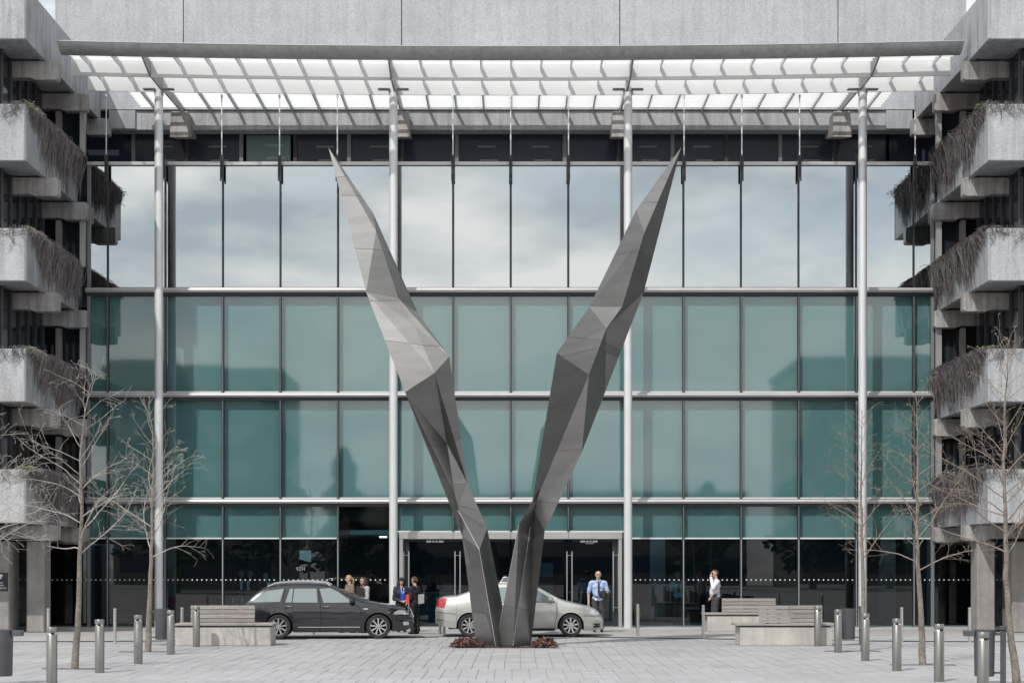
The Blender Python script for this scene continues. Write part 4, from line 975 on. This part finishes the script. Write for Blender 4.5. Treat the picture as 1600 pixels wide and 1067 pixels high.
# ------------------------------------------------------------------ people
def person(lab, H, loc, rz, spec):
    """one continuous body (voxel-joined), facing -y before turning; clothes are shells over it"""
    k = H / 1.75; fem = spec.get('fem', False); t = thing('person', lab, 'person')
    sw = (.175 if fem else .200) * k; hw = .085 * k
    J = {'pel': (0, 0, .93 * k), 'che': (0, .0, 1.28 * k), 'nek': (0, .01 * k, 1.46 * k)}
    hd = spec.get('head', (0, 0)); hx, hy = hd
    hc = Vector((hx * k, -.015 * k + hy * k, 1.625 * k - abs(hy) * .3 * k))
    arms = {}
    for s_, nm in ((-1, 'l'), (1, 'r')):
        A = spec.get('arm_' + nm) or ((s_ * .235, .03, 1.10), (s_ * .25, -.05, .86))
        arms[nm] = (Vector((s_ * sw, 0.01 * k, 1.40 * k)), Vector(A[0]) * k, Vector(A[1]) * k)
    legs = {}
    st = spec.get('stride', 0)
    for s_, nm in ((-1, 'l'), (1, 'r')):
        legs[nm] = (Vector((s_ * hw, 0, .91 * k)), Vector((s_ * .10 * k, -.03 * k + s_ * st * .1 * k, .49 * k)), Vector((s_ * .105 * k, .03 * k + s_ * st * .16 * k, .085 * k)))
    caps = []   # a, b, ra, rb, label
    def cap(a, b_, ra, rb, l): caps.append((Vector(a), Vector(b_), ra * k, rb * k, l))
    hips_w = .105 if fem else .098
    cap((-.05 * k, 0, .95 * k), (.05 * k, 0, .95 * k), hips_w + .01, hips_w + .01, 'hip'); cap((0, 0, .98 * k), (0, 0, 1.12 * k), .112, .108 if not fem else .098, 'torso')
    cap((-.06 * k, 0, 1.28 * k), (.06 * k, 0, 1.28 * k), .112, .112, 'torso'); cap((-.05 * k, 0, 1.12 * k), (-.07 * k, 0, 1.28 * k), .095, .10, 'torso'); cap((.05 * k, 0, 1.12 * k), (.07 * k, 0, 1.28 * k), .095, .10, 'torso')
    cap((-sw * .8, .01 * k, 1.395 * k), (sw * .8, .01 * k, 1.395 * k), .062, .062, 'torso')
    if spec.get('belly'): cap((0, -.05 * k, 1.08 * k), (0, -.04 * k, 1.16 * k), .115, .11, 'torso')
    if fem:
        for s_ in (-1, 1): cap((s_ * .07 * k, -.07 * k, 1.25 * k), (s_ * .07 * k, -.08 * k, 1.24 * k), .06, .055, 'torso')
    cap((0, .01 * k, 1.40 * k), (hc.x * .6, hc.y * .5 + .01 * k, 1.54 * k), .058, .052, 'head')
    cap(hc + Vector((0, .015, .02)) * k, hc + Vector((0, -.005, .035)) * k, .084, .082, 'head'); cap(hc + Vector((0, -.02, -.05)) * k, hc + Vector((0, -.025, -.07)) * k, .062, .048, 'head')
    cap(hc + Vector((0, -.095, .0)) * k, hc + Vector((0, -.108, -.022)) * k, .009, .014, 'head')
    for s_ in (-1, 1): cap(hc + Vector((s_ * .082, .01, .012)) * k, hc + Vector((s_ * .080, .008, -.022)) * k, .014, .011, 'head')
    for nm in 'lr':
        a, e, w = arms[nm]; cap(a, e, .052, .042, 'uarm'); cap(e, w, .041, .029, 'farm')
        d = (w - e).normalized(); s_ = -1 if nm == 'l' else 1; sd = d.cross(Vector((0, 1, 0))); sd = sd.normalized() if sd.length > .1 else Vector((1, 0, 0)); nrm = d.cross(sd)
        hd_ = spec.get('hand_' + nm); dd = Vector(hd_).normalized() if hd_ else d
        pc = w + dd * .055 * k; cap(w, pc, .027, .036, 'hand')
        for q, (off, ln) in enumerate(((-.027, .060), (-.009, .072), (.009, .068), (.027, .052))):
            b0 = w + dd * .085 * k + sd * off * k; b1 = b0 + (dd * .6 + nrm * .12) * ln * k * .7; b2_ = b1 + (dd * .75 + nrm * .5).normalized() * ln * .55 * k
            cap(pc + sd * off * .8 * k, b0, .012, .0105, 'hand'); cap(b0, b1, .0105, .0095, 'hand'); cap(b1, b2_, .0095, .008, 'hand')
        cap(w + dd * .03 * k + nrm * .02 * k, w + dd * .075 * k + nrm * .05 * k - sd * .01 * k, .014, .010, 'hand')
    for nm in 'lr':
        h_, kn, an = legs[nm]; cap(h_, kn, .088 if not fem else .09, .058, 'thigh'); cap(kn, an, .057, .040, 'shin')
        cap(an + Vector((0, .02, -.03)) * k, an + Vector((0, -.06, -.045)) * k, .040, .040, 'foot'); cap(an + Vector((0, -.06, -.045)) * k, an + Vector((.0, -.17, -.053)) * k, .040, .030, 'foot')
    b = MB()
    for a, c, ra, rb, l in caps:
        d = c - a; n = d.normalized() if d.length > 1e-6 else Vector((0, 0, 1)); pts = []; rs = []
        for q in (-.97, -.75, -.4): pts.append(a + n * ra * q); rs.append(ra * math.sqrt(1 - q * q))
        pts += [a, c]; rs += [ra, rb]
        for q in (.4, .75, .97): pts.append(c + n * rb * q); rs.append(rb * math.sqrt(1 - q * q))
        b.tube(pts, rs, 12 if ra > .02 else 8)
    me = b.mesh('body', 'skin'); tmp = bpy.data.objects.new('body', me); COL.objects.link(tmp)
    md = tmp.modifiers.new('r', 'REMESH'); md.mode = 'VOXEL'; md.voxel_size = spec.get('vox', .0105); sm = tmp.modifiers.new('s', 'SMOOTH'); sm.factor = .5; sm.iterations = 3
    dg = bpy.context.evaluated_depsgraph_get(); body = bpy.data.meshes.new_from_object(tmp.evaluated_get(dg)); bpy.data.objects.remove(tmp)
    body.materials.clear(); body.materials.append(MATS[spec.get('skin', 'skin')]); body.polygons.foreach_set('use_smooth', [True] * len(body.polygons))
    o = bpy.data.objects.new('body', body); COL.objects.link(o); o.parent = t
    n = len(body.vertices); V = np.empty(n * 3); body.vertices.foreach_get('co', V); V = V.reshape(-1, 3); N = np.empty(n * 3); body.vertices.foreach_get('normal', N); N = N.reshape(-1, 3)
    best = np.full(n, 9.); lab_ = np.zeros(n, int); LB = ['hip', 'torso', 'head', 'uarm', 'farm', 'hand', 'thigh', 'shin', 'foot']
    for a, c, ra, rb, l in caps:
        a_, c_ = np.array(a), np.array(c); d = c_ - a_; u = np.clip(((V - a_) @ d) / max(1e-9, d @ d), 0, 1); dist = np.linalg.norm(V - (a_ + u[:, None] * d), axis=1) - (ra + (rb - ra) * u)
        m_ = dist < best; best[m_] = dist[m_]; lab_[m_] = LB.index(l)
    polys = [tuple(p.vertices) for p in body.polygons]
    rndp = np.random.default_rng(int(abs(loc[0]) * 100))
    def shell(name, m, labels, off, cond=None):
        sel = np.isin(lab_, [LB.index(x) for x in labels])
        if cond is not None: sel &= cond(V)
        keep = [p for p in polys if all(sel[i] for i in p)]
        if not keep: return
        used = sorted({i for p in keep for i in p}); mp_ = {v: i for i, v in enumerate(used)}
        fold = np.sin(V[:, 2] * 38 + V[:, 0] * 25) * .003 + np.sin(V[:, 2] * 17 - V[:, 1] * 30) * .003
        of = off if np.isscalar(off) else off(V); co = V + N * (of + fold)[:, None] if not np.isscalar(of) else V + N * (of + fold)[:, None]
        q = MB(); q.add([tuple(co[i]) for i in used], [tuple(mp_[i] for i in p) for p in keep]); return q.build(name, m, t, smooth='all', fixn=False)
    for nm, m, labels, off, cond in spec['wear']: shell(nm, m, labels, off, cond)
    shell('shoes', 'shoe', ['foot'], .006)
    # hair and face
    hz = hc.z
    kind = spec.get('hair', ('short', 'hair_brown'))
    hv = lambda V: ((V[:, 2] > hz + .045 * k + (V[:, 1] - hc.y) * -.55) | ((V[:, 1] > hc.y + .02 * k) & (V[:, 2] > hz - .07 * k)))
    if kind[0] == 'bald': hv = lambda V: (V[:, 1] > hc.y + .015 * k) & (V[:, 2] > hz - .06 * k) & (V[:, 2] < hz + .075 * k)
    if kind[0] == 'fringe': hv = lambda V: ((V[:, 2] > hz + .025 * k) | ((V[:, 1] > hc.y - .03 * k) & (V[:, 2] > hz - .08 * k)))
    shell('hair', kind[1], ['head'], .014, hv)
    hb = MB()
    if kind[0] == 'pony': hb.tube([hc + Vector((0, .09, .03)) * k, hc + Vector((0, .14, -.02)) * k, hc + Vector((.01, .14, -.12)) * k, hc + Vector((.02, .12, -.22)) * k], [.035, .048, .04, .012], 10)
    if kind[0] == 'bun': hb.ellipsoid(hc + Vector((0, .10, .0)) * k, (.045, .045, .045))
    if kind[0] in ('fringe', 'bob'):
        for s_ in (-1, 1): hb.tube([hc + Vector((s_ * .07, .02, .06)) * k, hc + Vector((s_ * .098, .01, -.04)) * k, hc + Vector((s_ * .10, .01, -.13)) * k, hc + Vector((s_ * .085, .03, -.21)) * k], [.03, .038, .04, .02], 8)
        hb.tube([hc + Vector((0, .08, .03)) * k, hc + Vector((0, .095, -.08)) * k, hc + Vector((0, .085, -.2)) * k], [.06, .075, .05], 10)
    if hb.v: hb.build('hair_length', kind[1], t, smooth='all')
    for s_ in (-1, 1):
        MB().ellipsoid(hc + Vector((s_ * .031, -.078, .012)) * k, (.012, .008, .007), 8, 6).build('eye', 'eye', t, smooth='all')
        MB().ellipsoid(hc + Vector((s_ * .031, -.080, .032)) * k, (.019, .008, .004), 8, 6).build('eyebrow', kind[1] if kind[0] != 'bald' else 'hair_brown', t, smooth='all')
    MB().ellipsoid(hc + Vector((0, -.083, -.05)) * k, (.022, .007, .006), 8, 6).build('mouth', 'lip', t, smooth='all')
    spec.get('extra', lambda *a: None)(t, k, hc, arms)
    t.location = loc; t.rotation_euler = (0, 0, rz)
    return t
ALLA = ['torso', 'uarm', 'farm']
def trousers(m, off=.014, hi=1.0): return ('trousers', m, ['hip', 'thigh', 'shin'], lambda V: np.where(V[:, 2] < .5, off + .012, off) * 1.0, None)
def top_(m, labels=ALLA, off=.013, nm='shirt', cond=None): return (nm, m, labels + ['hip'], off, cond if cond is not None else (lambda V: V[:, 2] > .90))
def folder(m, c, u, v, th=.02, nm='folder', lab=None):
    pass
def held(name, lab, cat, m, corner_pts, th, parent_loc=None):
    """a flat folder or book held in an arm: a thing of its own"""
    p = [Vector(q) for q in corner_pts]; n = (p[1] - p[0]).cross(p[3] - p[0]).normalized() * th
    c = sum(p, Vector((0, 0, 0))) / 4; t = thing(name, lab, cat, c)
    MB().add(p + [q + n for q in p], [(0, 1, 2, 3), (7, 6, 5, 4), (0, 4, 5, 1), (1, 5, 6, 2), (2, 6, 7, 3), (3, 7, 4, 0)]).build('cover', m, t)
    q = [c + (a - c) * .94 + n * .2 for a in p]; MB().add(q + [a + n * .6 + (a - c) * .05 for a in q], [(0, 1, 2, 3), (7, 6, 5, 4), (0, 4, 5, 1), (1, 5, 6, 2), (2, 6, 7, 3), (3, 7, 4, 0)]).build('pages', 'print_white', t)
    return t
def at(px, Y): return (PX(px, Y), Y, 0)
Yw = 49.0
person('woman with blonde ponytail in a brown jacket walking behind the estate car', 1.64, at(546, Yw), R(-62), dict(fem=True, hair=('pony', 'hair_blonde'), head=(0, -.01), stride=.8, arm_l=((-.22, -.02, 1.10), (-.16, -.22, 1.02)),
       wear=[trousers('cloth_black'), top_('cloth_brown', nm='jacket', off=.022)]))
person('dark-haired woman in a grey cardigan hugging a black folder', 1.58, at(569, Yw - .1), R(-55), dict(fem=True, hair=('bob', 'hair_brown'), head=(0, -.03), arm_l=((-.23, -.02, 1.08), (-.02, -.21, 1.06)), arm_r=((.23, -.02, 1.08), (.06, -.22, 1.00)),
       wear=[trousers('cloth_charcoal'), top_('cloth_grey', nm='cardigan', off=.018)]))
c0 = Vector(at(569, Yw - .1)); held('folder', 'black folder held against the grey cardigan', 'folder', 'cloth_black', [c0 + Vector(q) for q in ((-.23, -.16, 1.06), (.00, -.22, 1.00), (.03, -.20, 1.27), (-.20, -.14, 1.33))], .02)
def blue_top(t, k, hc, arms):
    MB().prism([(-.055 * k, 1.0 * k), (.055 * k, 1.0 * k), (.075 * k, 1.30 * k), (.035 * k, 1.36 * k), (-.035 * k, 1.36 * k), (-.075 * k, 1.30 * k)], -.178 * k, -.08 * k).build('blouse', 'cloth_blue', t)
    MB().tube([(-.05 * k, -.13 * k, 1.42 * k), (-.035 * k, -.185 * k, 1.30 * k), (0, -.19 * k, 1.22 * k), (.035 * k, -.185 * k, 1.30 * k), (.05 * k, -.13 * k, 1.42 * k)], .008, 5).build('lanyard', 'print_white', t)
person('woman with black fringe in navy blazer and blue top by the left door', 1.56, at(627, 49.5), R(18), dict(fem=True, hair=('fringe', 'hair_black'), arm_l=((-.24, -.01, 1.07), (-.06, -.20, 1.00)), arm_r=((.24, -.02, 1.07), (.09, -.24, 1.02)),
       wear=[trousers('cloth_black'), top_('cloth_navy', nm='blazer', off=.024)], extra=blue_top))
person('woman dressed in black with a brown bun seen from behind by the left door', 1.60, at(648, 48.0), R(-128), dict(fem=True, hair=('bun', 'hair_brown'), arm_l=((-.23, .0, 1.08), (-.16, -.20, .98)), arm_r=((.22, .02, 1.08), (.14, -.16, .95)),
       wear=[trousers('cloth_black', .02), top_('cloth_black', nm='jumper', off=.018)]))
c0 = Vector(at(648, 48.0)); held('folder', 'red and white folder held at the hip of the woman in black', 'folder', 'folder_red', [c0 + Vector(q) for q in ((-.22, -.14, .87), (-.13, -.20, .87), (-.13, -.20, 1.10), (-.22, -.14, 1.10))], .03)
held('folder', 'grey folder sticking out behind the woman in black', 'folder', 'cloth_grey', [c0 + Vector(q) for q in ((.10, -.10, .84), (.26, -.06, .86), (.26, -.06, 1.12), (.10, -.10, 1.10))], .025)
def tie(t, k, hc, arms):
    MB().add([(-.018 * k, -.128 * k, 1.435 * k), (.018 * k, -.128 * k, 1.435 * k), (.035 * k, -.182 * k, 1.12 * k), (0, -.18 * k, 1.04 * k), (-.035 * k, -.182 * k, 1.12 * k), (-.018 * k, -.10 * k, 1.435 * k), (.018 * k, -.10 * k, 1.435 * k), (.03 * k, -.13 * k, 1.10 * k), (-.03 * k, -.13 * k, 1.10 * k)],
             [(0, 1, 2, 3, 4), (0, 5, 6, 1), (1, 6, 7, 2), (4, 8, 5, 0)]).build('tie', 'tie', t)
    MB().tube([(-.06 * k, -.06 * k, 1.49 * k), (-.02 * k, -.11 * k, 1.44 * k), (.02 * k, -.11 * k, 1.44 * k), (.06 * k, -.06 * k, 1.49 * k)], .016, 5).build('collar', 'cloth_sky', t)
def guard_x(t, k, hc, arms):
    tie(t, k, hc, arms); MB().box(-.11 * k, -.06 * k, -.165 * k, -.145 * k, .90 * k, .97 * k).build('badge', 'print_white', t)
    MB().lathe([(.142, .985), (.146, 1.0), (.146, 1.02), (.142, 1.03)], 20).build('belt', 'shoe', t)
person('balding man in pale blue short-sleeved shirt and dark tie by the right door', 1.76, at(934.5, 49.6), R(4), dict(hair=('bald', 'hair_brown'), head=(0, -.012), belly=True, arm_l=((-.27, .03, 1.12), (-.275, -.03, .86)), arm_r=((.27, -.0, 1.13), (.15, -.24, 1.06)),
       wear=[trousers('cloth_charcoal'), top_('cloth_sky', ['torso', 'uarm'], .016)], extra=guard_x))
hp = Vector(at(941.5, 49.6)); t = thing('peaked_cap', 'black peaked cap held at the waist by the man in pale blue', 'cap', hp + Vector((.0, -.27, 1.06)))
MB().ellipsoid(hp + Vector((0, -.27, 1.08)), (.125, .08, .115)).build('crown', 'cloth_black', t, smooth='all'); MB().ellipsoid(hp + Vector((.07, -.31, 1.0)), (.10, .05, .02)).build('peak', 'shoe', t, smooth='all')
person('man in a white shirt turned left and phoning beside the far right bench', 1.79, at(1118, 51.25), R(-82), dict(hair=('short', 'hair_brown'), belly=True, arm_r=((.26, -.14, 1.20), (.105, -.16, 1.53)), hand_r=(-.1, .2, 1), arm_l=((-.25, .06, 1.12), (-.20, -.08, .93)),
       wear=[trousers('cloth_charcoal', .02), top_('cloth_white', off=.02)]))
hp = Vector(at(1116, 51.25)); t = thing('mobile_phone', 'small dark phone held to the ear of the man in white', 'phone', hp + Vector((-.07, -.12, 1.62)))
MB().box(hp.x - .10, hp.x - .05, hp.y - .14, hp.y - .12, 1.58, 1.70).build('handset', 'plastic_black', t, bevel=.004)
for i, (px, Y, H, rz, lab) in enumerate(((377, 54.6, 1.74, 10, 'grey-haired man in dark suit inside the glass, leftmost of three'), (391, 54.5, 1.74, -14, 'grey-haired man in dark suit inside the glass, middle of three'), (415, 54.3, 1.68, 60, 'grey-haired man in dark suit inside the glass, nearest the estate car roof aerial'))):
    person(lab, H, at(px, Y), R(rz), dict(hair=('short', 'hair_grey'), vox=.014, wear=[trousers('cloth_suit'), top_('cloth_suit', nm='jacket', off=.022)],
           extra=lambda t, k, hc, a: MB().prism([(-.03 * k, 1.15 * k), (.03 * k, 1.15 * k), (.055 * k, 1.45 * k), (-.055 * k, 1.45 * k)], -.172 * k, -.07 * k).build('shirt_front', 'cloth_white', t)))
person('man in pale green short-sleeved shirt and tie standing inside the right glass', 1.72, at(1059, 54.8), R(8), dict(hair=('short', 'hair_grey'), vox=.014, wear=[trousers('cloth_charcoal'), top_('cloth_mint', ['torso', 'uarm'], .018)], extra=tie))

# ------------------------------------------------------------------ bare young trees
def tree(lab, pts, Y, r0, seed, crown_from, spread, pale, nlimb, bias=0., up=.55, dens=1.0):
    rnd = random.Random(seed); tr = [P(x, y, Y) for x, y in pts]; tr[0].z = 0.0
    t = thing('bare_tree', lab, 'tree', tr[0], group='young bare trees along the plaza')
    n = len(tr)
    cum = [0.]
    for a, c in zip(tr, tr[1:]): cum.append(cum[-1] + (c - a).length)
    rad = [max(.006, r0 * (1 - .93 * (q / cum[-1]) ** .9)) for q in cum]; rad[0] *= 1.12
    fine = []; fr = []
    for i in range(n - 1):
        for j in range(4):
            u = j / 4; fine.append(tr[i].lerp(tr[i + 1], u) + Vector((rnd.gauss(0, .006), rnd.gauss(0, .006), 0))); fr.append(rad[i] + (rad[i + 1] - rad[i]) * u)
    fine.append(tr[-1]); fr.append(.005); fine[0] = tr[0]
    trunk = MB().tube(fine, fr, 8, False).build('trunk', 'bark', t, smooth='all', fixn=False)
    def at_len(l):
        for i in range(n - 1):
            if l <= cum[i + 1]: return tr[i].lerp(tr[i + 1], (l - cum[i]) / (cum[i + 1] - cum[i])), rad[i] + (rad[i + 1] - rad[i]) * (l - cum[i]) / (cum[i + 1] - cum[i])
        return tr[-1], .006
    buds = MB()
    def twig(b, p, d, ln, r_, depth):
        k = max(4, int(ln / .085)); pts = [p]; q = p.copy(); dd = d.normalized(); bend = Vector((rnd.gauss(0, .45), rnd.gauss(0, .45), rnd.uniform(-.9, .3) if depth else rnd.uniform(-.75, .45)))
        for j in range(k):
            dd = (dd + bend * (.75 / k) + Vector((rnd.gauss(0, .075), rnd.gauss(0, .075), rnd.gauss(0, .065)))).normalized(); q = q + dd * (ln / k); pts.append(q)
            if depth < 3 and j >= k * (.18 if depth == 0 else .1) and rnd.random() < (.62, .42, .22)[depth] * dens:
                sd = dd.cross(Vector((rnd.gauss(0, 1), rnd.gauss(0, 1), rnd.gauss(0, 1)))).normalized()
                nd = (dd * rnd.uniform(.5, .9) + sd * rnd.uniform(.4, .95) + Vector((0, 0, .12))).normalized()
                twig(b, q.copy(), nd, ln * rnd.uniform(.25, .55) * (1 - .5 * j / k), max(.0028, r_ * (1 - .75 * j / k) * .55), depth + 1)
            if depth and rnd.random() < .22:
                s = .009; u = Vector((rnd.gauss(0, 1), rnd.gauss(0, 1), rnd.gauss(0, 1))).normalized() * s; v = u.orthogonal().normalized() * s * .7; c = q + dd * .01
                buds.add([c - u, c + v, c + u, c - v], [(0, 1, 2, 3)])
        b.tube(pts, [max(.0026, r_ * (1 - .82 * j / k)) for j in range(k + 1)], 4 if depth == 0 else 3, False)
    for i in range(nlimb):
        u = crown_from + (1 - crown_from) * ((i + rnd.random() * .7) / nlimb) ** .92; l = cum[-1] * min(.985, u); p, rr = at_len(l)
        a = i * 2.399 + rnd.gauss(0, .35); h = (u - crown_from) / (1 - crown_from)
        ln = spread * (1.05 - .75 * h) * rnd.uniform(.72, 1.2)
        d = Vector((math.cos(a) + bias, math.sin(a) * .8, up + .75 * h + rnd.gauss(0, .15))).normalized()
        b = MB(); twig(b, p, d, ln, max(.0055, min(.014, rr * .36)), 0)
        b.build('branch', 'twig_pale' if pale else 'twig', t, smooth='all', fixn=False)
    buds.build('buds', 'bud', t, fixn=False, kind='stuff')
    return t
tree('slender bare tree with pale twigs before the left wing, between two bollards', [(117, 1044), (122, 960), (125, 880), (128, 800), (126, 720), (130, 660), (140, 610), (150, 575)], 31.7, .066, 3, .36, 1.75, True, 26, bias=-.30, up=.45)
tree('slender bare tree in front of the leftmost white column', [(231, 1017.6), (234, 930), (237, 860), (238, 790), (240, 720), (238, 670), (232, 625)], 38.0, .068, 17, .36, 1.65, True, 25, up=.62)
tree('bare tree mostly outside the left edge with branches reaching in', [(-62, 1075), (-60, 960), (-58, 860), (-55, 760), (-52, 680), (-50, 600)], 30.5, .07, 29, .36, 2.1, True, 32, bias=.45, up=.35)
tree('thin bare tree in front of the rightmost white column', [(1349, 1016), (1349, 940), (1347, 860), (1345, 780), (1346, 700), (1347, 640)], 38.5, .062, 41, .36, 1.35, False, 28, bias=-.25, up=.85)
tree('bare tree standing between two right bollards before the glass corner', [(1442, 1038), (1439, 960), (1434, 880), (1433, 800), (1434, 720), (1433, 660), (1432, 612)], 33.0, .066, 53, .34, 1.35, False, 32, up=.6)
tree('bare tree nearest the camera at the right edge', [(1589, 1074), (1578, 980), (1572, 900), (1571, 820), (1568, 740), (1570, 650), (1574, 570), (1576, 530)], 27.5, .064, 67, .36, 1.55, False, 38, bias=-.2, up=.5, dens=1.15)

for x, y, a_ in ((-7.98, 31.72, .0), (7.87, 33.0, .0), (7.6, 38.4, .0), (-8.0, 38.05, 0.)):
    struct(MB().box(x - .62, x + .62, y - .10, y + .12, -.02, .0045).build('tree_pit', 'soil'))
# ------------------------------------------------------------------ across the lake behind the camera (seen only mirrored in the glass)
def far_block(x0, x1, y0, y1, h, lab, m='wall_far'):
    t = thing('far_building', lab, 'building', ((x0 + x1) / 2, (y0 + y1) / 2, 0), group='buildings mirrored in the glass')
    MB().box(x0, x1, y0, y1, -.1, h).build('wall', m, t); MB().box(x0 - .3, x1 + .3, y0 - .3, y1 + .3, h + .002, h + .5).build('roof', 'roof_far', t)
    n = int((x1 - x0) / 4)
    for f in range(int(h / 3.6)):
        MB().box(x0 + .6, x1 - .6, y1 + .01, y1 + .06, 1.1 + f * 3.6, 2.9 + f * 3.6).build('window_band', 'window_dark', t)
far_block(-38, -22, -75, -58, 20.5, 'flat-roofed block mirrored in the left teal panes')
far_block(28, 52, -78, -60, 21.5, 'flat-roofed block mirrored in the right teal panes')
far_block(-20, 26, -98, -84, 9.5, 'long low block mirrored in the middle teal panes')

def mirrored_tree(x, y, h, w, seed, lab):
    rnd = random.Random(seed); t = thing('evergreen_tree', lab, 'tree', (x, y, -.1), group='dark trees mirrored in the glass')
    MB().tube([(x, y, -.1), (x + .1, y, h * .5), (x, y + .1, h * .9)], [h * .022, h * .014, .03], 8).build('trunk', 'bark', t)
    b = MB()
    for i in range(2600):
        u = rnd.random() ** .8; z = h * (.12 + .88 * u); r_ = w * (1 - u) ** .75 * (.75 + .25 * math.sin(u * 21 + seed)) * rnd.random() ** .4; a = rnd.uniform(0, 6.283)
        c = Vector((x + r_ * math.cos(a), y + r_ * math.sin(a), z)); e = Vector((rnd.gauss(0, 1), rnd.gauss(0, 1), rnd.gauss(0, .6))).normalized() * rnd.uniform(.25, .55); v = e.orthogonal().normalized() * e.length * .6
        b.add([c - e, c + v, c + e, c - v], [(0, 1, 2, 3)])
    b.build('crown', 'needles', t, fixn=False, kind='stuff')
mat('needles', (.035, .055, .035), .8, noise=[(.8, .4)])
for i, (x, y, h, w, l) in enumerate(((-19, -30, 16, 5, 'tall dark conifer mirrored left of the sculpture'), (-27, -33, 18, 6, 'broad dark conifer mirrored beside the left wing'), (-14, -40, 12, 4, 'shorter dark conifer mirrored nearest the sculpture on the left'), (-10, -52, 8.5, 3.5, 'small dark conifer mirrored in the middle panes'),
                                    (24, -29, 14, 5, 'tall dark conifer mirrored right of the sculpture'), (31, -36, 16, 6, 'broad dark conifer mirrored beside the right wing'), (17, -46, 9, 4, 'shorter dark conifer mirrored on the right'))):
    mirrored_tree(x, y, h, w, i, l)
